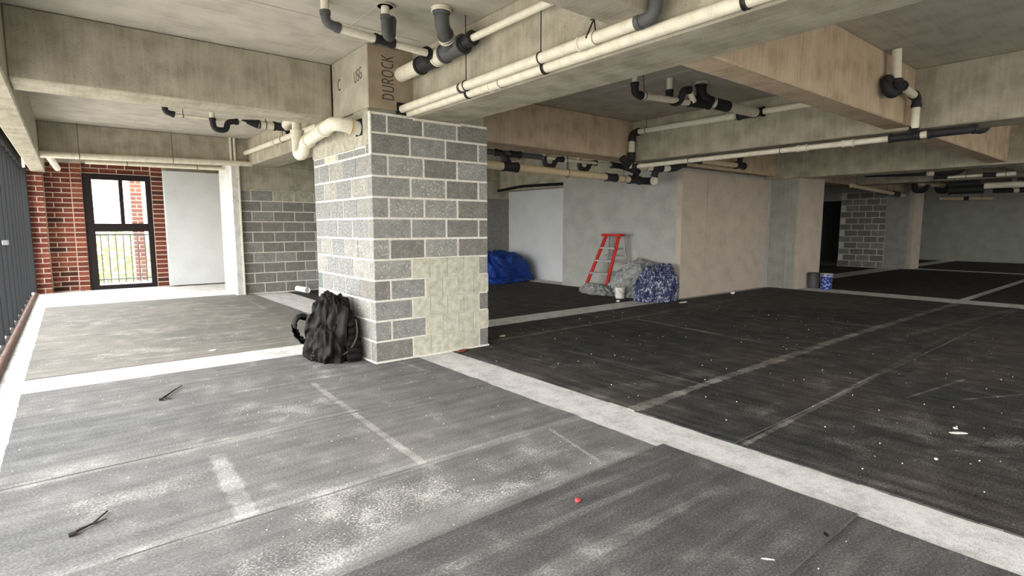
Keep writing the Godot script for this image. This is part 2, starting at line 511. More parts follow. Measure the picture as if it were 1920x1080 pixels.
func build_pillar():
	var p := shell("pillar", "square grey concrete block pillar in the middle of the hall", "pillar")
	bx("core", Vector3(2.256, -0.006, -6.43), Vector3(3.6, 2.40, -4.896), M.mortar, p)
	bx("column_head", Vector3(2.27, 2.40, -6.40), Vector3(3.58, 3.0, -4.93), M.beam, p)
	var grey: Array = [M.block, M.block, M.block_dark, M.block_pale, M.block_dark]
	for k in 12:
		var y0 := 0.01 + 0.2 * k - (0.0 if k else 0.006)
		var y1 := 0.01 + 0.2 * (k + 1) - (0.025 if k == 11 else 0.0)
		var even := k % 2 == 0
		var cuts: Array = [2.25 - 0.009, 2.66, 3.07, 3.48, 3.609] if even else [2.42, 2.81, 3.21, 3.609]
		for i in cuts.size() - 1:
			var patch: bool = k <= 4 and ((even and i in [1, 2]) or (not even and i in [1, 2]))
			var ms: Array = [M.plaster] if patch else grey
			var dp := 0.12 if i == 0 and even else 0.09
			if patch:
				var mid: float = (cuts[i] + cuts[i + 1]) * 0.5
				course(p, "block", 0, [cuts[i], mid, cuts[i + 1]], y0, y1, -4.888, dp, ms, 0.005, 0.002)
			else:
				course(p, "block", 0, [cuts[i], cuts[i + 1]], y0, y1, -4.89, dp, ms, 0.022, 0.004)
		# corner block of odd rows and the left face
		if not even: bx("block", Vector3(2.25, y0 + 0.009, -5.25), Vector3(2.411, y1 - 0.009, -4.89), grey[rng.randi() % 5], p, 0.004)
		if k < 10:
			var lc: Array = [-5.01, -5.385, -5.785, -6.14, -6.435] if even else [-5.25, -5.61, -5.97, -6.28, -6.435]
			course(p, "block", 2, lc, y0, y1, 2.25, 0.08, [M.block_smear, M.block_smear, M.block_smear, M.block_pale] if k != 3 else [M.block_smear, M.block_green], 0.02, 0.004)
	course(p, "block", 2, [-5.02, -5.3, -5.72, -6.1, -6.435], 2.01, 2.09, 2.25, 0.08, [M.plaster, M.block_smear], 0.02, 0.003)
	bx("render_band", Vector3(2.246, 2.09, -6.436), Vector3(2.30, 2.42, -5.26), M.plaster_band, p, 0.004)
	bx("render_band", Vector3(2.245, 2.10, -5.26), Vector3(2.30, 2.44, -4.93), M.plaster_band, p, 0.004)
	bx("mortar_edge", Vector3(2.243, 2.0, -4.925), Vector3(2.262, 2.40, -4.886), M.mortar, p, 0.004)
	bx("mortar_foot", Vector3(2.236, -0.006, -4.9), Vector3(3.61, 0.016, -4.873), M.mortar, p, 0.006)
	bx("mortar_foot", Vector3(2.236, -0.006, -6.43), Vector3(2.262, 0.016, -4.874), M.mortar, p, 0.006)
	bx("board_edge", Vector3(2.70, 2.362, -4.895), Vector3(3.25, 2.385, -4.87), M.pvc, p, 0.002)
	# cement boards boxed round the head of the pillar, with printed lettering
	var f := bx("cement_board", Vector3(2.236, 2.43, -4.895), Vector3(2.70, 2.995, -4.875), M.board, p, 0.002)
	var g := bx("cement_board", Vector3(2.236, 2.43, -5.74), Vector3(2.256, 2.995, -4.897), M.board_grey, p, 0.002)
	lettering(f, "DUROCK", 0.125, 0.40, Vector3(2.435, 2.715, -4.874) - f.position, Basis(Vector3.BACK, PI / 2))
	var left := Basis(Vector3.UP, -PI / 2)
	lettering(g, "USG", 0.11, 0.17, Vector3(2.235, 2.755, -5.10) - g.position, left * Basis(Vector3.BACK, 0.12))
	lettering(g, "C", 0.11, 0.07, Vector3(2.235, 2.75, -5.56) - g.position, left * Basis(Vector3.BACK, 0.12))
	var leaf := MB.new()
	for k in 5:
		var a := -0.9 + k * 0.45
		var d := Vector3(0, cos(a), sin(a))
		leaf.tube(PackedVector3Array([Vector3.ZERO, d * 0.035, d * 0.06]), 0.006, 6)
	var lf := put(leaf.mesh(), "printed_mark", M.print_ink, g)
	lf.position = Vector3(2.237, 2.77, -4.97) - g.position
	lf.scale = Vector3(0.15, 1, 1)
	bx("pipe_sleeve", Vector3(2.52, 2.40, -4.892), Vector3(2.70, 2.51, -4.87), M.sleeve_black, p)
	bx("pipe_sleeve", Vector3(2.24, 2.20, -5.2), Vector3(2.2447, 2.355, -5.05), M.sleeve_black, p)

func lettering(parent: Node3D, text: String, height: float, width: float, at: Vector3, turn: Basis):
	var t := TextMesh.new()
	var f := SystemFont.new()
	f.font_names = PackedStringArray(["Droid Sans"])
	t.font = f
	t.text = text
	t.font_size = 64
	t.depth = 0.15
	t.pixel_size = 0.01
	var bb := t.get_aabb()
	var o := put(t, "lettering", M.print_ink, parent)
	var s := height / bb.size.y
	o.transform = Transform3D(turn * Basis.from_scale(Vector3(width / bb.size.x, s, 0.008)), at)

# ---------------------------------------------------------------- structure
func build_shell():
	var fl := shell("floor", "bare concrete floor slab showing as pale strips between dark sheets", "floor")
	bx("slab", Vector3(-0.95, -0.3, -15.0), Vector3(28.0, -0.006, 5.2), M.strip, fl)
	# near left bay
	var dust := [150, 149, 145]
	var sx := [[-0.4, -3.68, 1.5, -3.69, 0.045, 0.55], [-0.4, -3.80, 0.5, -3.76, 0.06, 0.3], [-0.4, -2.63, 2.7, -2.60, 0.03, 0.5], [0.3, -2.7, 2.2, -2.68, 0.05, 0.25],
		[1.53, -4.6, 1.46, -2.62, 0.02, 0.8], [0.58, -3.45, 0.55, -2.66, 0.045, 0.8], [2.38, -2.55, 2.26, -2.02, 0.012, 0.8], [0.5, -2.05, 2.4, -2.02, 0.06, 0.45], [1.5, -2.2, 1.8, -2.05, 0.04, 0.5],
		[0.9, -1.72, 2.4, -1.66, 0.025, 0.4], [1.0, -1.45, 2.5, -1.40, 0.035, 0.45], [-0.35, -4.8, 2.2, -4.72, 0.02, 0.2], [0.3, -1.3, 1.4, -1.1, 0.04, 0.3], [1.5, -1.85, 2.6, -1.8, 0.02, 0.3], [2.45, -4.85, 2.5, -4.3, 0.015, 0.6]]
	var bl := [[0.93, -2.5, 0.22, 0.2, 0.5], [1.15, -2.28, 0.3, 0.15, 0.5], [1.3, -2.4, 0.22, 0.2, 0.45], [0.7, -2.15, 0.35, 0.15, 0.35], [1.2, -4.0, 0.28, 0.18, 0.4], [0.9, -4.3, 0.2, 0.12, 0.35],
		[2.0, -2.35, 0.4, 0.14, 0.3], [1.7, -2.1, 0.3, 0.1, 0.45], [1.75, -4.9, 0.3, 0.2, 0.3], [1.95, -5.3, 0.35, 0.2, 0.35], [0.2, -3.2, 0.35, 0.12, 0.25], [1.0, -5.0, 0.4, 0.2, 0.2]]
	var ml := floor_map(-0.45, -5.85, 3.25, 6.8, 0.0036, [96, 95, 93], [184, 182, 176], 0.17, true, 101, sx, bl, -1.93, 0.28)
	var zs := [-5.76, -4.72, -3.68, -2.6, -1.93, -0.86, 0.2, 0.92]
	for i in 7:
		sheet(fl, -0.385 if i < 6 else -0.38, 2.70 if i < 4 else 2.75, zs[i], zs[i + 1], [0.0, 0.0, 0.0, 0.0, 0.007, 0.0, 0.0][i], ml, -0.45, -5.85, 3.25, 6.8, [0.0, 0.006, 0.006, 0.0, 0.004, 0.004, 0.0][i])
	# right bay
	var sr := [[3.12, -2.46, 4.3, -2.50, 0.05, 1.3], [4.2, -2.5, 7.5, -2.53, 0.05, 1.0], [7.4, -2.53, 11.9, -2.48, 0.06, 0.9], [3.14, -1.62, 5.6, -1.68, 0.02, 1.0], [5.6, -1.68, 8.4, -1.78, 0.02, 0.25],
		[6.32, -4.95, 6.1, -2.6, 0.028, 0.9], [5.12, -5.0, 5.1, -2.6, 0.014, 0.22], [4.1, -5.0, 4.1, -2.6, 0.02, 0.15], [3.2, -5.03, 7.4, -5.1, 0.04, 0.55], [7.4, -5.1, 11.8, -5.32, 0.045, 0.4], [5.0, -1.3, 6.0, -1.15, 0.014, 0.9], [5.3, -1.0, 6.2, -0.55, 0.016, 0.9],
		[8.0, -2.1, 11.8, -1.7, 0.05, 0.4], [3.9, -0.85, 4.4, -0.35, 0.04, 0.4], [4.2, -0.75, 4.7, -0.4, 0.03, 0.45], [3.3, -3.6, 4.6, -4.4, 0.03, 0.2], [3.2, -2.9, 4.5, -2.7, 0.1, 0.25], [3.14, -5.7, 3.2, 0.5, 0.03, 0.25], [7.25, -5.0, 7.2, -2.6, 0.02, 0.14], [8.3, -5.2, 8.3, -2.6, 0.02, 0.1]]
	var br := [[4.4, -1.05, 0.35, 0.25, 0.28], [5.0, -1.9, 0.5, 0.15, 0.2], [4.0, -3.6, 0.5, 0.25, 0.14], [5.8, -1.5, 0.7, 0.12, 0.2], [6.8, -1.3, 0.6, 0.12, 0.22], [7.2, -2.0, 0.6, 0.2, 0.18], [3.8, -1.9, 0.3, 0.14, 0.25], [3.7, -1.2, 0.25, 0.15, 0.3], [8.5, -1.6, 0.8, 0.2, 0.15], [4.7, -0.5, 0.4, 0.2, 0.3]]
	var mr := floor_map(3.05, -5.85, 9.1, 6.8, 0.0052, [54, 52, 50], [160, 156, 148], 0.10, false, 201, sr, br)
	var xs := [3.12, 4.1, 5.13, 6.22, 7.25, 8.3, 9.35, 10.4, 11.4, 11.97]
	for i in 9: sheet(fl, xs[i], xs[i + 1], -5.05, -2.5, [0.0, 0.0015][i % 2], mr, 3.05, -5.85, 9.1, 6.8)
	sheet(fl, 3.6, 11.97, -5.78, -5.05, 0.002, mr, 3.05, -5.85, 9.1, 6.8)
	for r in [[-2.5, -1.66, 0.004], [-1.66, -0.7, 0.001], [-0.7, 0.3, 0.003], [0.3, 0.93, 0.0]]: sheet(fl, 3.11, 11.97, r[0], r[1], r[2], mr, 3.05, -5.85, 9.1, 6.8, 0.004)
	# far left bay
	var sl := [[-0.35, -6.9, 2.2, -6.85, 0.03, 0.3], [1.5, -10.05, 2.7, -9.5, 0.02, 0.5], [2.45, -10.6, 2.4, -9.4, 0.03, 0.45], [-0.3, -7.6, 2.5, -7.5, 0.02, 0.3], [-0.3, -8.5, 2.5, -8.45, 0.02, 0.3], [-0.3, -9.6, 2.6, -9.5, 0.02, 0.3], [-0.35, -10.7, 2.5, -10.7, 0.03, 0.3], [0.4, -6.6, 2.0, -6.5, 0.03, 0.35]]
	var sb := [[0.5, -7.0, 0.4, 0.25, 0.35], [1.4, -7.4, 0.5, 0.3, 0.35], [0.8, -8.3, 0.6, 0.3, 0.3], [1.9, -8.8, 0.5, 0.4, 0.3], [0.3, -9.5, 0.5, 0.4, 0.25]]
	var mf := floor_map(-0.45, -11.9, 3.4, 5.7, 0.0065, [106, 104, 98], [188, 183, 171], 0.18, true, 301, sl, sb)
	for r in [[-11.8, -10.7], [-10.7, -9.6], [-9.6, -8.5], [-8.5, -7.4], [-7.4, -6.28]]: sheet(fl, -0.39, 2.78, r[0], r[1], rng.randf_range(0.0, 0.003), mf, -0.45, -11.9, 3.4, 5.7)
	# bays beyond
	for k in 5: sheet(fl, 3.42 + k * 1.06, 3.42 + (k + 1) * 1.06, -11.55, -6.27, 0.0015 * (k % 2), M.membrane_far)
	for k in 4: sheet(fl, 12.68, 20.6, [-5.72, -4.1, -2.45, -0.8][k], [-4.1, -2.6, -0.8, 0.93][k], 0.0015 * (k % 2), M.membrane_far)
	for k in 3: sheet(fl, 13.2, 20.3, [-9.4, -8.3, -7.3][k], [-8.3, -7.3, -6.3][k], 0.0015 * (k % 2), M.membrane_far)
	for k in 3: sheet(fl, 21.2, 26.9, [-7.3, -5.7, -2.4][k], [-6.2, -2.6, 0.93][k], 0.0, M.membrane_far)
	for r in [[-0.38, 2.7], [3.12, 11.97]]:
		for k in 3: sheet(fl, r[0], r[1], 1.3 + k * 1.1, 2.4 + k * 1.1, 0.0015 * (k % 2), M.membrane_far)

	# ceiling slab with casting ridges
	var ce := shell("ceiling", "grey cast concrete slab with formwork board marks", "ceiling")
	bx("slab", Vector3(-0.95, 3.0, -15.0), Vector3(28.0, 3.25, 5.2), M.slab, ce)
	for r in [[0.95, 0.95, -11.5, -6.3], [1.75, 1.75, -11.5, -6.3], [1.95, 1.95, -5.7, -2.3], [0.7, 0.7, -5.7, -2.3], [-0.2, 2.6, -4.55, -4.55], [-0.2, 2.6, -3.35, -3.35], [-0.2, 2.7, -9.0, -9.0], [3.3, 7.1, -4.5, -4.5], [5.3, 5.3, -5.7, -2.3], [3.3, 7.1, -0.8, -0.8]]:
		bx("board_ridge", Vector3(r[0] - 0.004, 2.9965, r[2] - 0.004), Vector3(r[1] + 0.004, 3.0005, r[3] + 0.004), M.slab, ce)

	# beams: [label, low, high, material, joints along the beam]
	var beams := [
		["deep concrete beam carrying two white pipes, ending at the block pillar", Vector3(2.70, 2.39, -4.89), Vector3(3.23, 3.0, 5.0), M.beam],
		["concrete beam behind the block pillar running to the far block wall", Vector3(2.80, 2.5, -11.6), Vector3(3.3, 3.0, -6.43), M.beam],
		["concrete beam crossing from the louvered side to the block pillar", Vector3(-0.28, 2.455, -6.22), Vector3(2.236, 3.0, -5.76), M.beam],
		["tan concrete beam right of the block pillar above the ladder bay", Vector3(3.6, 2.415, -6.22), Vector3(12.0, 3.0, -5.78), M.beam_tan],
		["long edge beam above the dark louvers", Vector3(-0.50, 2.4, -14.62), Vector3(-0.28, 3.0, 5.0), M.beam],
		["concrete beam above the brick end bay with a white pipe along it", Vector3(-0.28, 2.52, -12.0), Vector3(9.25, 3.0, -11.6), M.beam],
		["slim tan concrete beam on the right of the deep pipe beam", Vector3(3.23, 2.40, -2.25), Vector3(7.15, 3.0, -2.0), M.beam_tan],
		["slim tan concrete beam between the grey cross beam and the dark one", Vector3(7.65, 2.38, -2.25), Vector3(12.0, 3.0, -2.0), M.beam_tan],
		["slim concrete beam at the top edge left of the deep pipe beam", Vector3(-0.28, 2.5, -2.25), Vector3(2.70, 3.0, -2.0), M.beam],
		["grey concrete cross beam with drain pipes along it, in the right bay", Vector3(7.15, 2.37, -5.78), Vector3(7.65, 3.0, 5.0), M.beam],
		["dark concrete cross beam over the column beside the pink boards", Vector3(12.0, 2.35, -6.4), Vector3(12.6, 3.0, 5.0), M.beam],
		["far concrete cross beam over the blue pails' bay", Vector3(16.3, 2.42, -6.0), Vector3(16.75, 3.0, 5.0), M.beam],
		["farthest concrete cross beam before the end wall", Vector3(20.5, 2.42, -10.0), Vector3(21.1, 3.0, 5.0), M.beam],
		["far slim concrete beam beyond the dark cross beam", Vector3(12.6, 2.4, -2.25), Vector3(20.5, 3.0, -2.0), M.beam],
		["concrete lintel beam over the dark far room", Vector3(12.6, 2.42, -6.22), Vector3(20.5, 3.0, -5.78), M.beam_tan],
	]
	for b in beams:
		var o := struct("ceiling_beam", b[0], "beam", b[1], b[2], b[3], 0.012)
		if b[1].x == 2.70:
			for z in [-3.3, -1.0]: bx("board_ridge", Vector3(2.697, 2.41, z - 0.003), Vector3(2.701, 2.99, z + 0.003), b[3], o)
			bx("grout_lip", Vector3(2.6935, 2.386, -4.8), Vector3(2.702, 2.398, 4.9), M.mortar, o, 0.003)
		elif b[1].x == 3.23:
			bx("board_ridge", Vector3(6.05, 2.42, -2.001), Vector3(6.058, 2.99, -1.996), b[3], o)
			bx("board_ridge", Vector3(4.55, 2.42, -2.001), Vector3(4.556, 2.99, -1.996), b[3], o)
		elif b[1].z == -6.22 and b[1].x < 0:
			bx("board_ridge", Vector3(2.05, 2.46, -5.761), Vector3(2.058, 2.99, -5.755), b[3], o)

	# end walls and room divisions
	var bw := shell("wall_block", "dark grey concrete block wall beside the far concrete jamb", "wall")
	bx("core", Vector3(2.60, -0.006, -11.9), Vector3(6.2, 2.06, -11.66), M.mortar, bw)
	bx("lintel", Vector3(2.60, 2.06, -11.9), Vector3(9.4, 2.52, -11.64), M.beam, bw, 0.006)
	bx("ledge", Vector3(2.62, 2.03, -11.66), Vector3(6.2, 2.065, -11.62), M.plaster_band, bw, 0.006)
	for k in 10:
		var y0 := 0.005 + 0.203 * k
		var cuts := [2.605]
		var x := 2.605 + (0.40 if k % 2 == 0 else 0.22)
		while x < 6.2:
			cuts.append(x); x += 0.41
		cuts.append(6.2)
		course(bw, "block", 0, cuts, y0, y0 + 0.203, -11.65, 0.09, [M.block, M.block_dark, M.block_dark] if k < 9 else [M.plaster_band, M.block], 0.02, 0.004)
	struct("wall_block_rest", "plain wall behind the pillar closing the ladder bay", "wall", Vector3(6.2, -0.006, -11.9), Vector3(9.4, 2.06, -11.66), M.block_dark)
	var jb := struct("wall_jamb", "rough pale concrete jamb between white panel and grey block wall", "wall", Vector3(2.48, -0.006, -12.66), Vector3(2.605, 2.53, -11.58), M.strip, 0.008)
	bx("corner_bead", Vector3(2.595, 0.0, -11.585), Vector3(2.625, 2.52, -11.565), M.pvc, jb, 0.003)
	struct("wall_panel_white", "smooth white gypsum panel right of the brick doorway", "wall", Vector3(1.69, 0.02, -14.4), Vector3(3.2, 2.55, -14.25), M.gypsum_white, 0.004)
	struct("wall_north_right", "outer wall behind the white panel", "wall", Vector3(1.69, -0.006, -14.85), Vector3(3.2, 3.0, -14.4), M.beam)
	struct("wall_north_head", "grey concrete band above the brick doorway", "wall", Vector3(-0.6, 2.64, -14.85), Vector3(1.69, 3.0, -14.45), M.beam)
	struct("wall_behind_jamb", "concrete wall hidden behind the pale jamb", "wall", Vector3(2.9, -0.006, -14.4), Vector3(3.2, 3.0, -11.9), M.beam)
	struct("wall_ladder", "grey gypsum wall behind the red ladder", "wall", Vector3(8.75, -0.006, -8.9), Vector3(8.95, 2.415, -6.02), M.gypsum, 0.003)
	struct("wall_white_back", "white gypsum wall behind the blue tarp", "wall", Vector3(9.25, -0.006, -11.6), Vector3(9.4, 2.25, -8.9), M.gypsum_white, 0.003)
	struct("wall_white_head", "dark concrete band above the white wall with a black pipe", "wall", Vector3(8.95, 2.25, -11.6), Vector3(9.4, 3.0, -8.9), M.beam)
	struct("wall_return", "grey return wall joining ladder wall and white wall", "wall", Vector3(8.75, -0.006, -9.0), Vector3(9.4, 3.0, -8.9), M.gypsum)
	struct("wall_over_ladder", "concrete above the grey ladder wall", "wall", Vector3(8.8, 2.415, -8.9), Vector3(8.95, 3.0, -6.22), M.beam)
	var pw := shell("wall_pink", "pale pink gypsum boards on the wall beside the plastic heap", "wall")
	bx("gypsum_board", Vector3(8.75, 0.0, -6.02), Vector3(9.575, 2.345, -5.9), M.gypsum_pink, pw, 0.003)
	bx("gypsum_board", Vector3(9.585, 0.0, -6.02), Vector3(11.94, 2.345, -5.9), M.gypsum_pink, pw, 0.003)
	bx("corner_bead", Vector3(11.94, 0.0, -6.0), Vector3(12.09, 2.36, -5.895), M.gypsum, pw, 0.003)
	bx("backing", Vector3(8.95, -0.006, -6.2), Vector3(12.1, 2.42, -6.02), M.gypsum, pw)
	var co := struct("column_grey", "grey concrete column between the pink boards and the pink pier", "column", Vector3(12.10, -0.006, -6.2), Vector3(12.6, 2.36, -5.33), M.column, 0.006)
	bx("joint_bead", Vector3(12.092, 0.0, -5.52), Vector3(12.1, 2.35, -5.50), M.gypsum, co)
	struct("wall_pier_pink", "narrow pale pink gypsum pier beside the two paint pails", "pier", Vector3(12.12, -0.006, -5.33), Vector3(13.2, 2.37, -5.25), M.gypsum_pink, 0.003)
	struct("wall_dark_left", "dark side wall of the far unlit room", "wall", Vector3(12.6, -0.006, -9.6), Vector3(12.75, 3.0, -5.33), M.gypsum)
	struct("wall_dark_back", "back wall of the far unlit room", "wall", Vector3(12.6, -0.006, -9.7), Vector3(27.0, 3.0, -9.5), M.gypsum)
	var fb := shell("wall_block_far", "small far concrete block wall seen past the pails", "wall")
	bx("core", Vector3(20.41, -0.006, -7.55), Vector3(20.6, 2.45, -6.2), M.mortar, fb)
	bx("door_head", Vector3(20.41, 2.2, -9.5), Vector3(20.6, 3.0, -7.55), M.gypsum, fb)
	bx("partition", Vector3(20.6, -0.006, -7.55), Vector3(27.0, 3.0, -7.4), M.gypsum, fb)
	bx("upper_panel", Vector3(20.41, 2.45, -7.55), Vector3(20.6, 3.0, -6.2), M.gypsum, fb)
	for k in 12:
		var y0 := 0.203 * k
		course(fb, "block", 2, [-7.55, -7.2, -6.8, -6.4, -6.2] if k % 2 == 0 else [-7.4, -7.0, -6.6, -6.2], y0, y0 + 0.203, 20.4, 0.09, [M.block_dark, M.block], 0.024, 0.004)
	struct("column_far", "far grey concrete column before the end wall", "column", Vector3(20.4, -0.006, -6.2), Vector3(20.9, 2.42, -5.6), M.column, 0.006)
	struct("wall_pier_far", "far narrow pale pier in front of the end wall", "pier", Vector3(20.52, -0.006, -5.6), Vector3(21.4, 2.42, -5.5), M.gypsum_pink, 0.003)
	struct("wall_east", "dim grey end wall far on the right", "wall", Vector3(27.0, -0.006, -9.7), Vector3(27.3, 3.0, 5.2), M.gypsum)
	struct("wall_north_far", "closing wall of the bays behind", "wall", Vector3(9.4, -0.006, -9.2), Vector3(12.6, 3.0, -9.0), M.gypsum)
	# open side behind the camera
	var sw := shell("wall_south", "wall behind the viewer with wide window openings", "wall")
	bx("parapet", Vector3(-0.6, -0.006, 4.8), Vector3(27.3, 1.0, 5.0), M.strip, sw)
	bx("lintel", Vector3(-0.6, 2.4, 4.8), Vector3(27.3, 3.0, 5.0), M.beam, sw)
	for r in [[-0.6, 3.2], [7.2, 7.7], [12.2, 22.2], [26.2, 27.3]]: bx("panel", Vector3(r[0], 1.0, 4.8), Vector3(r[1], 2.4, 5.0), M.gypsum, sw)

func build_brick_end():
	var w := shell("wall_north", "red brick end wall around the dark door", "wall")
	bx("core", Vector3(-0.60, -0.006, -14.85), Vector3(0.29, 2.65, -14.57), M.brick_mortar, w)
	bx("core", Vector3(1.48, -0.006, -14.85), Vector3(1.69, 2.65, -14.46), M.brick_mortar, w)
	bx("core", Vector3(-0.57, -0.006, -14.57), Vector3(-0.335, 2.57, -14.31), M.brick_mortar, w)
	bx("core", Vector3(0.105, -0.006, -14.57), Vector3(0.275, 2.65, -14.49), M.brick_mortar, w)
	bx("core", Vector3(0.29, 2.45, -14.85), Vector3(1.48, 2.65, -14.57), M.brick_mortar, w)
	var bs: Array = [M.brick0, M.brick0, M.brick1, M.brick1, M.brick2, M.brick3]
	for k in 26:
		var y0 := 0.101 * k
		var y1 := y0 + 0.101
		var ev := k % 2 == 0
		if k < 25: course(w, "brick", 0, [-0.58, -0.445, -0.325] if ev else [-0.58, -0.325], y0, y1, -14.30, 0.25, [M.brick0, M.brick3, M.brick0, M.brick1], 0.02, 0.003)
		course(w, "brick", 0, [-0.33, -0.06, 0.10] if ev else [-0.33, -0.2, 0.10], y0, y1, -14.56, 0.09, bs, 0.02, 0.003)
		course(w, "brick", 0, [0.096, 0.284], y0, y1, -14.48, 0.09, [M.brick0, M.brick3, M.brick1], 0.02, 0.003)
		course(w, "brick", 0, [1.472, 1.70], y0, y1, -14.45, 0.12, [M.brick1, M.brick1, M.brick2, M.brick0], 0.02, 0.003)
		if k >= 24 and k < 26: course(w, "brick", 0, [0.285, 0.58, 0.88, 1.18, 1.475] if ev else [0.285, 0.44, 0.73, 1.03, 1.33, 1.475], y0 + 0.022, y1 + 0.022, -14.56, 0.09, bs, 0.02, 0.003)
	var d := shell("door_1", "dark framed glazed door in the red brick wall", "door")
	var z0 := -14.62
	var z1 := -14.52
	bx("stile", Vector3(0.29, -0.004, z0), Vector3(0.44, 2.44, z1), M.door_frame, d, 0.006)
	bx("stile", Vector3(1.375, -0.004, z0), Vector3(1.475, 2.44, z1), M.door_frame, d, 0.006)
	bx("top_rail", Vector3(0.44, 2.315, z0), Vector3(1.375, 2.44, z1), M.door_frame, d, 0.006)
	bx("middle_rail", Vector3(0.44, 1.225, z0), Vector3(1.375, 1.40, z1), M.door_frame, d, 0.006)
	bx("bottom_rail", Vector3(0.44, -0.004, z0), Vector3(1.375, 0.085, z1), M.door_frame, d, 0.006)
	bx("mullion", Vector3(0.895, 1.40, z0), Vector3(0.97, 2.315, z1), M.door_frame, d, 0.006)
	bx("pane", Vector3(0.44, 1.40, -14.575), Vector3(0.895, 2.315, -14.569), M.glass, d)
	bx("pane", Vector3(0.97, 1.40, -14.575), Vector3(1.375, 2.315, -14.569), M.glass, d)
	bx("pane", Vector3(0.44, 0.085, -14.575), Vector3(1.375, 1.225, -14.569), M.glass, d)
	# balcony outside
	struct("balcony", "pale balcony slab outside the glazed door", "balcony", Vector3(-0.8, -0.25, -16.4), Vector3(2.8, -0.02, -14.85), M.strip)
	var r := thing("balcony_railing", "thin black bar railing seen through the lower door pane", "railing", Vector3(0.9, -0.02, -16.2))
	bx("top_rail", Vector3(-0.6, 1.12, -16.22), Vector3(2.6, 1.16, -16.18), M.door_frame, r)
	bx("bottom_rail", Vector3(-0.6, 0.06, -16.215), Vector3(2.6, 0.09, -16.185), M.door_frame, r)
	for k in 22: bx("baluster", Vector3(-0.597 + k * 0.145, -0.02, -16.212), Vector3(-0.573 + k * 0.145, 1.12, -16.188), M.door_frame, r)
	var oc := thing("brick_column", "pale red brick column outside seen through the right door panes", "column", Vector3(1.42, -0.02, -16.75))
	bx("core", Vector3(1.255, -0.02, -16.95), Vector3(1.475, 3.2, -16.56), M.brick_mortar, oc)
	for k in 32: course(oc, "brick", 0, [1.24, 1.36, 1.49] if k % 2 == 0 else [1.24, 1.49], -0.02 + k * 0.1, 0.08 + k * 0.1, -16.55, 0.2, [M.brick0, M.brick3, M.brick0], 0.02, 0.003)

func build_louvers():
	var s := thing("louver_screen", "charcoal vertical metal louvers along the open left side", "louvers", Vector3(-0.73, 0, -5))
	bx("header", Vector3(-0.80, 2.46, -14.28), Vector3(-0.61, 2.99, 4.8), M.louver, s, 0.005)
	for k in 27:
		var z := -13.47 + 0.68 * k
		bx("fin", Vector3(-0.80, 0.045, z - 0.045), Vector3(-0.625, 2.46, z + 0.0), M.louver, s, 0.004)
		if k in [6, 8]: bx("clip", Vector3(-0.66, 1.10, z - 0.05), Vector3(-0.60, 1.16, z + 0.05), M.louver_clip, s, 0.004)
	bx("end_post", Vector3(-0.80, 0.045, -14.28), Vector3(-0.565, 2.46, -14.16), M.louver, s, 0.004)
	bx("sill_bar", Vector3(-0.80, -0.006, -14.28), Vector3(-0.655, 0.045, 4.8), M.gypsum_white, s, 0.003)
	var r := run(self, "floor_rail", [Vector3(-0.585, 0.024, -14.28), Vector3(-0.585, 0.024, 4.7)], 0.03, M.rail_brown, 0.05, 0.0, 10)
	tag(r, "brown floor rail pipe along the foot of the louvers", "rail")
	# distant ground and a tree outside
	var t := thing("tree", "green tree outside seen through the lower door pane", "tree", Vector3(1.2, -9.0, -29))
	var tr := MB.new()
	tr.tube(PackedVector3Array([Vector3.ZERO, Vector3(0.1, 4, 0), Vector3(0, 8, 0.2)]), 0.28, 10, 0.0, 0.1)
	put(tr.mesh(), "trunk", M.bark, t)
	var lv := MB.new()
	for k in 1900:
		var d := Vector3(rng.randfn(), rng.randfn(), rng.randfn()).normalized() * pow(rng.randf(), 0.4)
		var p := Vector3(0, 8.0, 0) + d * Vector3(2.6, 2.3, 2.4)
		var a := Vector3(rng.randfn(), rng.randfn(), rng.randfn()).normalized() * 0.16
		var b := a.cross(Vector3(rng.randfn(), rng.randfn(), rng.randfn())).normalized() * 0.08
		lv.quad(p - a, p + b, p + a, p - b, a.cross(b).normalized())
	var crown := put(lv.mesh(), "crown", M.leaf, t)
	crown.set_meta("kind", "stuff")

# ---------------------------------------------------------------- drain pipes
func V(x: float, y: float, z: float) -> Vector3: return Vector3(x, y, z)

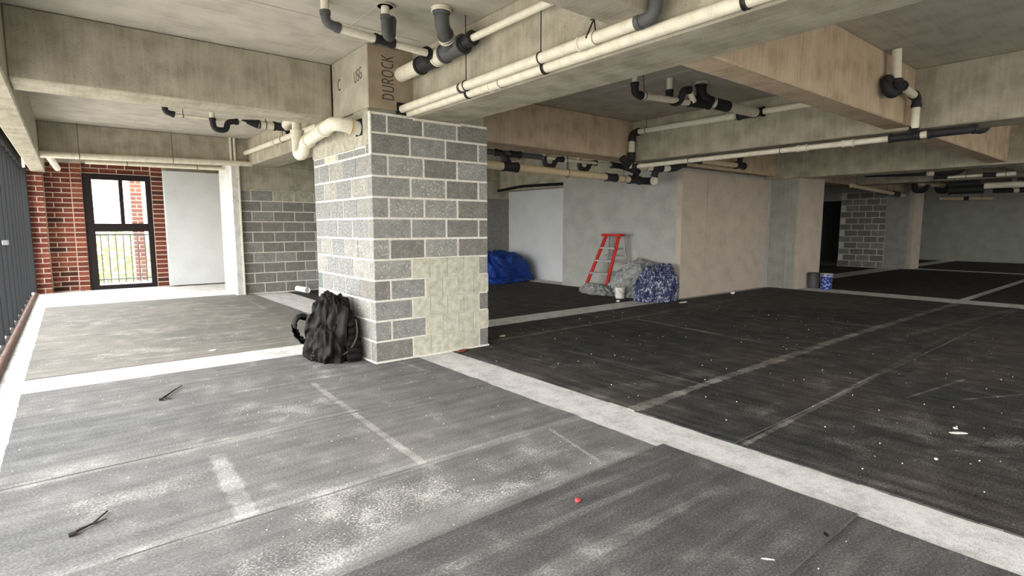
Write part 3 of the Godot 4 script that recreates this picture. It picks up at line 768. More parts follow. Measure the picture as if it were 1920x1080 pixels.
func build_pipes():
	var Z := Vector3.BACK
	var X := Vector3.RIGHT
	# two long pipes under the deep beam
	var a := thing("drain_pipe", "white pipe along the deep beam, upper of the pair, ending in a grey elbow", "pipe")
	run(a, "pipe", [V(2.575, 2.452, -4.885), V(2.575, 2.472, -2.06)], 0.036, M.pvc, 0.05, 0.004, 20)
	sleeve(a, "coupling", V(2.575, 2.466, -2.52), V(2.575, 2.468, -2.38), 0.041, M.pvc)
	sleeve(a, "coupling", V(2.575, 2.455, -3.86), V(2.575, 2.4555, -3.84), 0.038, M.fitting_grey)
	elbow(a, [V(2.575, 2.472, -2.06), V(2.575, 2.474, -1.95), V(2.575, 2.585, -1.94)], 0.037, M.fitting_grey)
	run(a, "pipe", [V(2.575, 2.58, -1.94), V(2.575, 3.0, -1.93)], 0.035, M.pvc)
	for z in [-3.78, -2.88]: hanger(a, V(2.575, 2.999, z), V(2.575, 2.452 + (z + 4.9) * 0.0071, z), Z, 0.036)
	var clip := MB.new()
	for q in [[V(2.53, 2.47, -2.42), V(2.6, 2.60, -2.42)], [V(2.6, 2.60, -2.42), V(2.625, 2.47, -2.42)], [V(2.6, 2.60, -2.42), V(2.70, 2.60, -2.42)], [V(2.6, 2.60, -2.45), V(2.6, 2.60, -2.38)]]:
		clip.tube(PackedVector3Array(q), 0.005, 6)
	put(clip.mesh(), "hanger", M.wire, a)
	a = thing("drain_pipe", "white pipe along the deep beam, lower of the pair, with dark clamp bands", "pipe")
	run(a, "pipe", [V(2.652, 2.424, -4.885), V(2.652, 2.43, 4.7)], 0.037, M.pvc, 0.05, 0.004, 20)
	sleeve(a, "coupling", V(2.652, 2.424, -3.56), V(2.652, 2.424, -3.42), 0.0395, M.pvc)
	for z in [-3.87, -2.93, -1.48, 0.2]: sleeve(a, "clamp", V(2.652, 2.425, z), V(2.652, 2.425, z + 0.025), 0.039, M.wire)

	# bathroom drain at the head of the pillar
	a = thing("drain_manifold", "thick white and dark grey drain pipe joining three branches at the pillar head", "pipe")
	run(a, "pipe", [V(2.57, 2.77, -4.874), V(2.57, 2.77, -4.5)], 0.068, M.pvc, 0.05, 0.0, 20)
	tee(a, V(2.57, 2.77, -4.5), V(2.57, 2.775, -4.22), 0.07, V(2.55, 2.775, -4.3), V(2.46, 2.79, -4.2), 0.05, M.fitting)
	sleeve(a, "ring", V(2.57, 2.775, -4.22), V(2.57, 2.776, -4.1), 0.069, M.pvc)
	tee(a, V(2.57, 2.777, -4.1), V(2.57, 2.785, -3.8), 0.07, V(2.57, 2.78, -4.0), V(2.48, 2.83, -3.9), 0.06, M.fitting_grey)
	sleeve(a, "ring", V(2.48, 2.83, -3.905), V(2.455, 2.845, -3.885), 0.062, M.pvc)
	elbow(a, [V(2.455, 2.845, -3.885), V(2.355, 2.88, -3.78), V(2.345, 2.972, -3.768)], 0.057, M.fitting_grey)
	sleeve(a, "flange", V(2.342, 2.965, -3.767), V(2.342, 2.996, -3.767), 0.07, M.pvc)
	elbow(a, [V(2.57, 2.785, -3.8), V(2.57, 2.795, -3.75), V(2.57, 2.80, -3.68)], 0.05, M.fitting, "reducer")
	run(a, "pipe", [V(2.57, 2.80, -3.7), V(2.57, 2.80, -2.252)], 0.028, M.pvc)
	run(a, "pipe", [V(1.6, 2.999, -4.2), V(1.6, 2.90, -4.2)], 0.031, M.pvc)
	elbow(a, [V(1.6, 2.92, -4.2), V(1.605, 2.845, -4.2), V(1.70, 2.825, -4.2)], 0.034, M.fitting_grey)
	run(a, "pipe", [V(1.69, 2.825, -4.2), V(2.46, 2.79, -4.2)], 0.030, M.pvc)
	tee(a, V(1.99, 2.812, -4.2), V(2.16, 2.805, -4.2), 0.036, V(2.08, 2.81, -4.2), V(2.07, 2.86, -4.14), 0.034, M.fitting)
	run(a, "pipe", [V(1.98, 2.999, -3.98), V(1.98, 2.90, -3.98)], 0.031, M.pvc)
	sleeve(a, "flange", V(1.98, 2.982, -3.98), V(1.98, 2.998, -3.98), 0.06, M.slab)
	elbow(a, [V(1.98, 2.91, -3.98), V(1.98, 2.78, -3.98), V(2.05, 2.78, -4.03), V(2.07, 2.93, -4.05), V(2.10, 2.93, -4.1), V(2.08, 2.85, -4.15)], 0.034, M.fitting_grey, "trap", 0.07)

	# pipe swinging out of the pillar under the cross beam
	a = thing("drain_trap_pipe", "thick cream pipe elbowing out of the pillar into a deep bend", "pipe")
	run(a, "pipe", [V(2.25, 2.27, -5.125), V(2.0, 2.295, -5.125), V(2.13, 2.29, -6.1), V(2.16, 2.285, -6.3)], 0.065, M.pvc, 0.12, 0.0, 20)
	elbow(a, [V(2.155, 2.287, -6.27), V(2.165, 2.285, -6.42), V(2.17, 2.17, -6.5), V(2.18, 2.17, -6.72), V(2.2, 2.30, -6.8), V(2.2, 2.46, -6.8)], 0.068, M.pvc, "trap", 0.14)
	run(a, "pipe", [V(2.2, 2.45, -6.8), V(2.2, 2.66, -6.82), V(2.4, 2.71, -7.9), V(2.5, 2.715, -8.1)], 0.055, M.pvc, 0.12)
	sleeve(a, "coupling", V(2.045, 2.292, -5.47), V(2.055, 2.292, -5.53), 0.067, M.pvc)
	sleeve(a, "coupling", V(2.15, 2.28, -5.125), V(2.17, 2.278, -5.125), 0.067, M.pvc_buff)

	# drain under the slab of the far left bay
	a = thing("floor_drain_branch", "thin branch pipe with a dark trap under the slab behind the cross beam", "pipe")
	elbow(a, [V(1.03, 2.999, -8.1), V(1.03, 2.74, -8.1), V(1.12, 2.72, -8.1)], 0.034, M.fitting)
	run(a, "pipe", [V(1.11, 2.72, -8.1), V(1.95, 2.715, -8.1)], 0.02, M.pvc)
	run(a, "pipe", [V(1.54, 2.999, -8.05), V(1.54, 2.70, -8.05)], 0.032, M.pvc)
	elbow(a, [V(1.54, 2.71, -8.05), V(1.55, 2.58, -8.05), V(1.70, 2.58, -8.06), V(1.72, 2.70, -8.08), V(1.84, 2.715, -8.1)], 0.036, M.fitting, "trap", 0.08)
	run(a, "pipe", [V(1.63, 2.999, -8.07), V(1.63, 2.80, -8.07)], 0.012, M.wire)
	var rd := MB.new()
	rd.tube(PackedVector3Array([V(1.90, 2.74, -8.1), V(2.10, 2.712, -8.1)]), 0.012, 16, 0.0, 0.06)
	put(rd.mesh(), "reducer", M.fitting, a)
	run(a, "pipe", [V(2.08, 2.712, -8.1), V(2.32, 2.712, -8.1)], 0.05, M.pvc)
	sleeve(a, "clamp", V(2.11, 2.712, -8.1), V(2.125, 2.712, -8.1), 0.053, M.wire)
	tee(a, V(2.30, 2.712, -8.1), V(2.56, 2.71, -8.1), 0.056, V(2.44, 2.71, -8.1), V(2.48, 2.64, -8.05), 0.03, M.fitting)
	for x in [1.22, 2.2]: hanger(a, V(x, 2.999, -8.1), V(x, 2.718, -8.1), X, 0.022 if x < 2 else 0.052)
	a = thing("drain_pipe", "cream pipe along the beam behind the pillar", "pipe")
	run(a, "pipe", [V(2.745, 2.735, -11.55), V(2.745, 2.69, -6.46)], 0.044, M.pvc, 0.05, 0.004)
	sleeve(a, "coupling", V(2.745, 2.715, -9.7), V(2.745, 2.714, -9.6), 0.048, M.pvc)
	hanger(a, V(2.745, 2.999, -9.2), V(2.745, 2.71, -9.2), Z, 0.044)

	# pipes on the end beam
	a = thing("drain_pipe", "long white pipe along the end beam above the brick wall", "pipe")
	run(a, "pipe", [V(-0.27, 2.462, -11.5), V(2.84, 2.53, -11.5)], 0.05, M.pvc, 0.05, 0.004)
	run(a, "pipe", [V(-0.17, 2.46, -11.5), V(-0.13, 2.40, -11.7), V(-0.08, 2.38, -13.0)], 0.05, M.pvc, 0.05, 0.004)
	for x in [0.22, 1.53]: hanger(a, V(x, 2.999, -11.52), V(x, 2.473 + x * 0.02, -11.5), X, 0.05)
	a = thing("drain_pipe", "second thin white pipe behind the long one on the end beam", "pipe")
	run(a, "pipe", [V(0.3, 2.44, -12.1), V(2.48, 2.46, -12.1)], 0.032, M.pvc, 0.05, 0.004)
	for x in [0.9, 2.0]: hanger(a, V(x, 2.999, -12.1), V(x, 2.447, -12.1), X, 0.032)
	for i in 2:
		var o := run(self, "conduit", [V(2.492 + i * 0.065, 2.575, -11.565), V(2.492 + i * 0.065, 2.999, -11.565)], 0.024, M.pvc)
		tag(o, ["white upright conduit above the pale jamb, left of the pair", "white upright conduit above the pale jamb, right of the pair"][i], "conduit", "upright conduits above the jamb")

	# right bay: branch under the slab into the pipe along the grey cross beam
	a = thing("drain_pipe", "long drain pipe high along the grey cross beam with a drop at its end", "pipe")
	run(a, "pipe", [V(7.07, 2.81, -5.62), V(7.07, 2.805, -3.95)], 0.043, M.pvc)
	tee(a, V(7.07, 2.805, -3.95), V(7.07, 2.805, -3.60), 0.056, V(7.05, 2.80, -3.75), V(6.95, 2.785, -3.66), 0.06, M.fitting)
	run(a, "pipe", [V(7.07, 2.805, -3.62), V(7.07, 2.80, -2.26)], 0.04, M.pvc)
	sleeve(a, "coupling", V(7.07, 2.806, -4.12), V(7.07, 2.806, -3.98), 0.049, M.pvc)
	elbow(a, [V(7.07, 2.81, -5.60), V(7.06, 2.80, -5.71), V(7.05, 2.68, -5.71)], 0.052, M.fitting)
	run(a, "pipe", [V(7.05, 2.70, -5.71), V(7.05, 2.46, -5.71)], 0.05, M.pvc)
	tee(a, V(7.05, 2.50, -5.71), V(7.05, 2.30, -5.71), 0.056, V(7.05, 2.36, -5.71), V(6.93, 2.28, -5.62), 0.05, M.fitting)
	hanger(a, V(7.07, 2.999, -5.45), V(7.07, 2.81, -5.45), Z, 0.043)
	a = thing("drain_manifold", "branch with three dark traps under the slab of the right bay", "pipe")
	run(a, "pipe", [V(4.88, 2.999, -3.93), V(4.88, 2.84, -3.93)], 0.034, M.pvc)
	elbow(a, [V(4.88, 2.87, -3.93), V(4.885, 2.765, -3.93), V(4.98, 2.755, -3.92)], 0.04, M.fitting)
	run(a, "pipe", [V(4.97, 2.755, -3.92), V(5.95, 2.75, -3.72)], 0.036, M.pvc)
	sleeve(a, "coupling", V(4.99, 2.755, -3.917), V(5.05, 2.755, -3.905), 0.042, M.pvc)
	run(a, "pipe", [V(5.42, 2.999, -3.87), V(5.42, 2.84, -3.87)], 0.034, M.pvc)
	elbow(a, [V(5.42, 2.86, -3.87), V(5.42, 2.74, -3.86), V(5.52, 2.73, -3.80), V(5.53, 2.87, -3.76), V(5.60, 2.87, -3.73)], 0.04, M.fitting, "trap", 0.07)
	run(a, "pipe", [V(5.59, 2.87, -3.735), V(5.70, 2.76, -3.73)], 0.034, M.pvc)
	tee(a, V(5.66, 2.752, -3.78), V(5.98, 2.752, -3.71), 0.045, V(5.75, 2.755, -3.75), V(5.70, 2.80, -3.73), 0.04, M.fitting)
	sleeve(a, "flange", V(5.86, 2.975, -3.75), V(5.86, 3.0, -3.75), 0.07, M.pvc)
	elbow(a, [V(5.86, 2.98, -3.75), V(5.865, 2.85, -3.745), V(6.0, 2.79, -3.71)], 0.06, M.fitting)
	sleeve(a, "ring", V(6.0, 2.79, -3.71), V(6.05, 2.785, -3.70), 0.062, M.pvc)
	run(a, "coupling", [V(6.03, 2.787, -3.705), V(6.33, 2.78, -3.68)], 0.068, M.fitting)
	run(a, "pipe", [V(6.31, 2.78, -3.68), V(6.95, 2.785, -3.655)], 0.062, M.pvc)
	hanger(a, V(4.98, 2.999, -3.9), V(5.02, 2.755, -3.91), X, 0.04)
	a = thing("drain_pipe", "long thin pipe under the grey cross beam with dark fittings at one end", "pipe")
	run(a, "pipe", [V(6.95, 2.262, -5.5), V(6.95, 2.272, -2.1)], 0.032, M.pvc)
	for z in [-3.1, -2.6]: sleeve(a, "coupling", V(6.95, 2.27, z), V(6.95, 2.27, z + 0.12), 0.037, M.pvc)
	tee(a, V(6.95, 2.272, -2.14), V(6.95, 2.274, -1.86), 0.042, V(6.95, 2.275, -1.96), V(6.89, 2.36, -1.9), 0.04, M.fitting)
	run(a, "pipe", [V(6.95, 2.274, -1.88), V(6.95, 2.276, -1.78)], 0.036, M.pvc)
	elbow(a, [V(6.95, 2.276, -1.79), V(6.96, 2.28, -1.62), V(7.1, 2.30, -1.45)], 0.042, M.fitting)
	sleeve(a, "end_collar", V(6.95, 2.262, -5.5), V(6.95, 2.262, -5.58), 0.045, M.fitting)
	for z in [-4.6, -3.3]: hanger(a, V(7.2, 2.372, z), V(6.95, 2.267, z), Z, 0.032)
	a = thing("drain_trap_pipe", "white drop pipe with dark trap hanging on the slim tan beam", "pipe")
	run(a, "pipe", [V(6.2, 2.995, -1.9), V(6.25, 2.68, -1.9)], 0.04, M.pvc)
	elbow(a, [V(6.25, 2.72, -1.9), V(6.25, 2.6, -1.9), V(6.13, 2.58, -1.92), V(6.10, 2.70, -1.95), V(6.2, 2.72, -1.955)], 0.046, M.fitting, "trap", 0.08)
	elbow(a, [V(6.26, 2.62, -1.9), V(6.33, 2.70, -1.9), V(6.42, 2.692, -1.9)], 0.044, M.fitting)
	run(a, "pipe", [V(6.38, 2.694, -1.9), V(6.82, 2.655, -1.9)], 0.038, M.pvc)
	elbow(a, [V(6.78, 2.658, -1.9), V(6.875, 2.65, -1.9), V(6.88, 2.56, -1.9)], 0.042, M.fitting)
	run(a, "pipe", [V(6.88, 2.58, -1.9), V(6.885, 2.34, -1.9)], 0.037, M.pvc)
	a = thing("drain_trap", "small dark trap under the slab past the grey cross beam", "trap")
	run(a, "pipe", [V(8.35, 2.999, -1.75), V(8.35, 2.62, -1.75)], 0.04, M.pvc)
	elbow(a, [V(8.35, 2.64, -1.75), V(8.35, 2.50, -1.75), V(8.5, 2.47, -1.7), V(8.62, 2.50, -1.66), V(8.62, 2.62, -1.66)], 0.05, M.fitting, "trap", 0.1)
	run(a, "pipe", [V(8.62, 2.60, -1.66), V(8.62, 2.72, -1.66), V(8.75, 2.74, -1.95)], 0.04, M.pvc)

	# pipes behind the tan beam over the ladder bay
	a = thing("drain_pipe", "thick cream pipe under the tan beam with dark couplings and an open end", "pipe")
	run(a, "pipe", [V(3.62, 2.235, -6.45), V(8.2, 2.17, -6.45)], 0.06, M.pvc_buff, 0.05, 0.004)
	tee(a, V(5.02, 2.216, -6.45), V(5.30, 2.212, -6.45), 0.069, V(5.16, 2.215, -6.45), V(5.14, 2.37, -6.52), 0.05, M.fitting)
	sleeve(a, "coupling", V(7.28, 2.183, -6.45), V(7.55, 2.18, -6.45), 0.068, M.fitting)
	tee(a, V(7.9, 2.175, -6.45), V(8.2, 2.172, -6.45), 0.07, V(8.05, 2.175, -6.45), V(7.95, 2.32, -6.3), 0.055, M.fitting)
	elbow(a, [V(8.2, 2.17, -6.45), V(8.36, 2.168, -6.44), V(8.36, 2.16, -6.28)], 0.066, M.fitting)
	run(a, "pipe_end", [V(8.36, 2.16, -6.29), V(8.36, 2.158, -6.23)], 0.074, M.pvc, 0.05, 0.012)
	for x in [4.4, 6.35, 7.75]: hanger(a, V(x, 2.999, -6.45), V(x, 2.235 - (x - 3.6) * 0.0142, -6.45), X, 0.06)
	a = thing("drain_manifold", "dark traps and grey pipe above the thick cream pipe", "pipe")
	run(a, "pipe", [V(4.5, 2.43, -6.62), V(5.95, 2.43, -6.62)], 0.042, M.fitting_grey)
	run(a, "pipe", [V(5.9, 2.43, -6.62), V(7.75, 2.415, -6.55)], 0.03, M.pvc)
	sleeve(a, "coupling", V(5.3, 2.43, -6.62), V(5.5, 2.43, -6.62), 0.05, M.fitting)
	elbow(a, [V(5.14, 2.34, -6.53), V(5.1, 2.42, -6.56), V(5.02, 2.43, -6.62)], 0.05, M.fitting)
	for x in [6.0, 6.8]:
		run(a, "pipe", [V(x, 2.999, -6.62), V(x, 2.40, -6.62)], 0.036, M.pvc)
		elbow(a, [V(x, 2.44, -6.62), V(x + 0.02, 2.30, -6.62), V(x + 0.2, 2.30, -6.61), V(x + 0.24, 2.42, -6.6), V(x + 0.38, 2.425, -6.59)], 0.042, M.fitting, "trap", 0.1)
	elbow(a, [V(7.55, 2.415, -6.55), V(7.8, 2.40, -6.5), V(7.95, 2.30, -6.3)], 0.052, M.fitting)
	a = thing("drain_manifold", "cluster of short pipes and dark elbows where cross beam meets tan beam", "pipe")
	run(a, "pipe", [V(6.93, 2.29, -5.64), V(7.5, 2.28, -5.62), V(7.9, 2.30, -5.6)], 0.05, M.pvc)
	elbow(a, [V(7.05, 2.32, -5.70), V(6.9, 2.30, -5.66), V(6.78, 2.38, -5.66)], 0.055, M.fitting)
	tee(a, V(7.45, 2.285, -5.62), V(7.7, 2.29, -5.61), 0.06, V(7.58, 2.29, -5.61), V(7.58, 2.15, -5.66), 0.055, M.fitting)
	elbow(a, [V(7.9, 2.30, -5.6), V(8.05, 2.31, -5.58), V(8.25, 2.40, -5.55)], 0.055, M.fitting)
	run(a, "pipe", [V(8.22, 2.39, -5.555), V(8.45, 2.49, -5.55)], 0.04, M.pvc)
	hanger(a, V(7.3, 2.372, -5.62), V(7.3, 2.283, -5.623), X, 0.05)
	a = thing("drain_pipe", "short cream pipe with dark end above the pink boards", "pipe")
	elbow(a, [V(8.45, 2.49, -5.56), V(8.62, 2.485, -5.6), V(8.8, 2.49, -5.6)], 0.05, M.fitting)
	run(a, "pipe", [V(8.75, 2.49, -5.6), V(10.1, 2.50, -5.6)], 0.047, M.pvc_buff)
	tee(a, V(10.02, 2.50, -5.6), V(10.32, 2.50, -5.6), 0.06, V(10.17, 2.5, -5.6), V(10.17, 2.66, -5.6), 0.05, M.fitting)
	run(a, "pipe", [V(10.17, 2.64, -5.6), V(10.17, 2.999, -5.6)], 0.045, M.pvc)
	var bk := run(self, "black_hose", [V(8.9, 2.27, -11.6), V(8.86, 2.33, -10.6), V(8.88, 2.30, -8.98)], 0.035, M.sleeve_black, 0.2)
	tag(bk, "black hose strung above the white wall", "hose")

	# pipes in the far right bays
	a = thing("drain_pipe", "far sloping white pipe over the dark room doorway", "pipe")
	run(a, "pipe", [V(15.0, 2.33, -5.35), V(18.3, 2.27, -5.45)], 0.05, M.pvc_buff)
	sleeve(a, "coupling", V(18.3, 2.27, -5.45), V(18.8, 2.26, -5.46), 0.06, M.fitting)
	run(a, "pipe", [V(18.8, 2.26, -5.46), V(19.4, 2.25, -5.48)], 0.05, M.pvc_buff)
	for x in [15.4, 17.8]: hanger(a, V(x, 2.999, -5.37), V(x, 2.325 - (x - 15) * 0.018, -5.36 - (x - 15) * 0.03), X, 0.05)
	a = thing("drain_manifold", "far cluster of dark fittings and white stubs under the slab", "pipe")
	run(a, "pipe", [V(13.6, 2.47, -4.6), V(14.2, 2.46, -3.4)], 0.07, M.fitting)
	run(a, "pipe", [V(14.0, 2.45, -3.9), V(14.0, 2.998, -3.9)], 0.05, M.pvc)
	sleeve(a, "ring", V(14.1, 2.46, -3.62), V(14.14, 2.46, -3.5), 0.075, M.pvc)
	elbow(a, [V(14.2, 2.46, -3.4), V(14.3, 2.46, -3.1), V(14.3, 2.62, -3.0)], 0.07, M.fitting)
	run(a, "pipe", [V(14.3, 2.60, -3.0), V(14.3, 2.999, -3.0)], 0.05, M.pvc)
	tee(a, V(14.35, 2.4, -3.55), V(14.4, 2.4, -3.2), 0.075, V(14.38, 2.4, -3.4), V(14.38, 2.56, -3.4), 0.06, M.fitting)
	a = thing("drain_pipe", "far white pipe below the dark cross beam near the right edge", "pipe")
	run(a, "pipe", [V(14.3, 2.35, -3.3), V(14.4, 2.36, -2.75)], 0.026, M.pvc)
	sleeve(a, "coupling", V(14.4, 2.36, -2.75), V(14.42, 2.36, -2.55), 0.045, M.fitting)
	run(a, "pipe", [V(14.42, 2.36, -2.55), V(14.45, 2.365, -2.26)], 0.04, M.pvc)
	hanger(a, V(14.35, 2.999, -3.0), V(14.35, 2.355, -3.0), Z, 0.026)
	hanger(a, V(14.43, 2.999, -2.4), V(14.43, 2.362, -2.4), Z, 0.04)
	a = thing("drain_manifold", "far dark pipe block with twin white stubs near the right edge", "pipe")
	tee(a, V(16.9, 2.22, -3.85), V(16.95, 2.22, -3.2), 0.1, V(16.92, 2.22, -3.6), V(16.92, 2.40, -3.6), 0.08, M.fitting)
	tee(a, V(16.85, 2.36, -3.85), V(16.9, 2.36, -3.25), 0.09, V(16.88, 2.36, -3.4), V(16.88, 2.5, -3.4), 0.07, M.fitting)
	for z in [-3.78, -3.36]: run(a, "pipe", [V(16.95, 2.36, z), V(16.95, 2.999, z)], 0.055, M.pvc)
	run(a, "pipe", [V(16.95, 2.29, -3.2), V(17.2, 2.31, -1.5)], 0.07, M.pvc)
	sleeve(a, "coupling", V(17.05, 2.30, -2.5), V(17.06, 2.30, -2.44), 0.078, M.pvc)
	a = thing("drain_manifold", "far dark traps with pale stubs hanging before the far pier", "pipe")
	for q in [[17.6, -4.75], [18.2, -4.4], [18.9, -4.2]]:
		run(a, "pipe", [V(q[0], 2.999, q[1]), V(q[0], 2.42, q[1])], 0.05, M.pvc)
		elbow(a, [V(q[0], 2.46, q[1]), V(q[0], 2.28, q[1]), V(q[0] + 0.1, 2.28, q[1] + 0.2), V(q[0] + 0.12, 2.42, q[1] + 0.24)], 0.07, M.fitting, "trap", 0.1)
	run(a, "pipe", [V(17.5, 2.44, -4.62), V(19.3, 2.42, -3.9)], 0.05, M.pvc_buff)
	a = thing("drain_pipe", "far pair of pale pipe lengths in front of the end wall", "pipe")
	run(a, "pipe", [V(21.8, 2.22, -5.2), V(22.0, 2.21, -4.6)], 0.05, M.pvc_buff)
	sleeve(a, "coupling", V(22.0, 2.21, -4.62), V(22.03, 2.21, -4.5), 0.06, M.fitting)
	run(a, "pipe", [V(22.03, 2.21, -4.52), V(22.2, 2.20, -3.95)], 0.05, M.pvc_buff)
	for z in [-5.0, -4.2]: hanger(a, V(22.0, 2.999, z), V(22.0 + (z + 4.6) * 0.3, 2.21, z), Z, 0.05)
	a = thing("drain_pipe", "far black pipe run at the right edge in front of the end wall", "pipe")
	run(a, "pipe", [V(19.0, 2.27, -3.4), V(19.3, 2.26, -2.2)], 0.06, M.fitting)
	sleeve(a, "ring", V(19.1, 2.27, -3.0), V(19.12, 2.27, -2.9), 0.07, M.pvc)
	run(a, "pipe", [V(19.1, 2.3, -3.0), V(19.1, 2.999, -3.0)], 0.05, M.pvc)

# ---------------------------------------------------------------- loose things
# crumpled closed lump standing on the floor
func lump(c: Vector3, r: Vector3, seed_: int, amp: float, freq: float, w := 72, h := 40, lean := Vector3.ZERO, power := 1.0, crease := 0.0, bound := AABB(), fold := 0.0) -> MB:
	var f := noise(seed_, freq, FastNoiseLite.TYPE_SIMPLEX_SMOOTH, 2)
	f.fractal_type = FastNoiseLite.FRACTAL_RIDGED
	var g := noise(seed_ + 50, freq * 3.2, FastNoiseLite.TYPE_SIMPLEX_SMOOTH, 2)
	g.fractal_type = FastNoiseLite.FRACTAL_RIDGED
	var d2 := noise(seed_ + 90, 1.0, FastNoiseLite.TYPE_SIMPLEX, 2)
	d2.fractal_type = FastNoiseLite.FRACTAL_RIDGED
	var pts := PackedVector3Array()
	for j in h:
		var e := lerpf(PI * 0.5, -0.35, j / float(h - 1))
		for i in w:
			var a := TAU * i / w
			var ce := pow(maxf(cos(e), 0.0), power)
			var se := signf(sin(e)) * pow(absf(sin(e)), power)
			var d := Vector3(signf(cos(a)) * pow(absf(cos(a)), 0.5 + power * 0.5) * ce, se, signf(sin(a)) * pow(absf(sin(a)), 0.5 + power * 0.5) * ce)
			var q := d * r
			var k := 1.0 + amp * f.get_noise_3d(q.x + c.x, q.y, q.z + c.z) + crease * g.get_noise_3d(q.x + q.y * 0.5, q.y * 0.6, q.z)
			# folds of the cloth running down from the top
			k += fold * cos(e) * d2.get_noise_3d(cos(a) * 2.6 + e * 0.5, sin(a) * 2.6 - e * 0.35, e * 0.7)
			var p := c + q * k + lean * maxf(q.y, 0.0) / r.y
			p.y = maxf(p.y, 0.004)
			if bound.size.x > 0.0: p = p.clamp(bound.position, bound.end)
			pts.append(p)
	var m := MB.new()
	m.grid(w, h, pts, true, c + Vector3(0, r.y * 0.2, 0))
	return m

func build_things():
	# black bag slumped against the pillar
	var b := thing("trash_bag", "black crumpled bag slumped against the block pillar", "bag")
	var body := lump(V(2.00, 0.12, -5.42), V(0.20, 0.46, 0.24), 71, 0.22, 2.6, 120, 72, V(0.06, 0, -0.03), 1.0, 0.07, AABB(V(1.5, 0, -6), V(0.735, 1, 1.5)), 0.2)
	put(body.mesh(), "body", M.bag, b)
	var fold := MB.new()
	for k in 6:
		var y := 0.05 + k * 0.065
		var q := PackedVector3Array()
		for i in 9:
			var a := -1.9 + i * 0.42
			q.append(V(2.075 + cos(a) * (0.112 - k * 0.009) + k * 0.004, y + sin(i * 1.3 + k) * 0.012, -5.19 - sin(a) * 0.10 - k * 0.012))
		fold.tube(q, 0.042, 10)
	put(fold.mesh(), "folded_side", M.bag, b)
	var flap := PackedVector3Array()
	for i in 26:
		for j in 14:
			var u := i / 25.0; var t := j / 13.0
			var x := lerpf(1.80, 2.10, u)
			var z := -5.50 + 0.34 * u - 0.05 * sin(t * 3.0)
			var y := lerpf(0.44 + 0.13 * sin(u * 2.4), 0.03 + 0.1 * (1.0 - u) , t)
			var bulge := 0.14 * sin(t * PI) * (0.5 + u * 0.5) + 0.02 * sin(u * 21.0 + t * 4.0) + 0.012 * sin(t * 17.0 + u * 6.0)
			flap.append(V(x - bulge * 0.5, maxf(y, 0.01), z + bulge))
	var fm := MB.new()
	fm.grid(14, 26, flap, false, V(2.1, 0.2, -5.6))
	put(fm.mesh(), "flap", M.bag, b)
	# wide fabric loop standing open on the left
	var lw := 40; var lh := 14
	var lp := PackedVector3Array()
	var ln := noise(77, 9.0, FastNoiseLite.TYPE_SIMPLEX_SMOOTH, 2)
	for j in lh:
		var b2 := TAU * j / (lh - 1)
		for i in lw:
			var a := TAU * i / lw
			var rad := 1.0 + 0.22 * cos(b2)
			var p := V(1.80 + cos(a) * 0.088 * rad, 0.29 + sin(a) * 0.13 * rad - cos(a) * 0.04, -5.60 + sin(b2) * 0.055 + 0.03 * cos(a))
			lp.append(p + V(1, 1, 1) * 0.016 * ln.get_noise_3dv(p * 3.0))
	var lm := MB.new()
	var nrm0 := lm.v.size()
	lm.grid(lw, lh, lp, true)
	for k in lw * lh:
		var a := TAU * (k % lw) / lw
		var b2 := TAU * int(k / lw) / (lh - 1)
		lm.n[nrm0 + k] = V(cos(a) * cos(b2), sin(a) * cos(b2), sin(b2)).normalized()
	put(lm.mesh(), "handle_loop", M.bag, b)
	var hem := MB.new()
	for q in [[V(1.79, 0.06, -5.40), V(1.90, 0.04, -5.22), V(2.05, 0.10, -5.09), V(2.14, 0.26, -5.06), V(2.15, 0.42, -5.12)], [V(1.88, 0.52, -5.45), V(1.92, 0.38, -5.32), V(1.86, 0.22, -5.30), V(1.80, 0.08, -5.38)]]:
		hem.tube(MB.rounded(q, 0.08), 0.008, 8)
	put(hem.mesh(), "hem", M.bag_hem, b)

	# stepladder in front of the grey gypsum wall
	var l := thing("step_ladder", "red stepladder standing open against the grey gypsum wall", "ladder")
	var topL := V(8.52, 1.15, -7.50); var topR := V(8.52, 1.15, -7.17)
	var fL := V(8.28, 0.03, -7.86); var fR := V(8.28, 0.03, -7.30)
	for q in [[topL, fL], [topR, fR]]:
		var d: Vector3 = q[1] - q[0]
		var o := put(box_mesh(V(0.03, d.length(), 0.075), 0.004), "rail", M.ladder_red, l)
		var yy := -d.normalized()
		var zz := Vector3.BACK.slide(yy).normalized()
		o.transform = Transform3D(Basis(yy.cross(zz), yy, zz), (q[0] + q[1]) * 0.5)
	bx("top_cap", V(8.44, 1.14, -7.57), V(8.60, 1.19, -7.08), M.ladder_red, l, 0.008)
	for k in 4:
		var t: float = [0.22, 0.45, 0.68, 0.88][k]
		var pl := topL.lerp(fL, t); var pr := topR.lerp(fR, t)
		bx("step", V(pl.x - 0.05, pl.y - 0.02, pl.z), V(pr.x + 0.05, pl.y + 0.015, pr.z), M.aluminium, l, 0.004)
	for q in [[V(8.58, 1.14, -7.46), V(8.70, 0.02, -7.62)], [V(8.58, 1.14, -7.12), V(8.70, 0.02, -7.0)]]: run(l, "rear_leg", q, 0.016, M.aluminium, 0.05, 0.0, 8)
	for t in [0.35, 0.65, 0.9]: run(l, "rear_brace", [V(8.58 + 0.12 * t, 1.14 - 1.12 * t, -7.46 - 0.16 * t), V(8.58 + 0.12 * t, 1.14 - 1.12 * t, -7.12 + 0.12 * t)], 0.009, M.aluminium, 0.05, 0.0, 6)
	for z in [-7.40, -7.16]: run(l, "spreader", [V(8.46, 0.75, z - 0.1), V(8.62, 0.80, z)], 0.008, M.aluminium, 0.05, 0.0, 6)

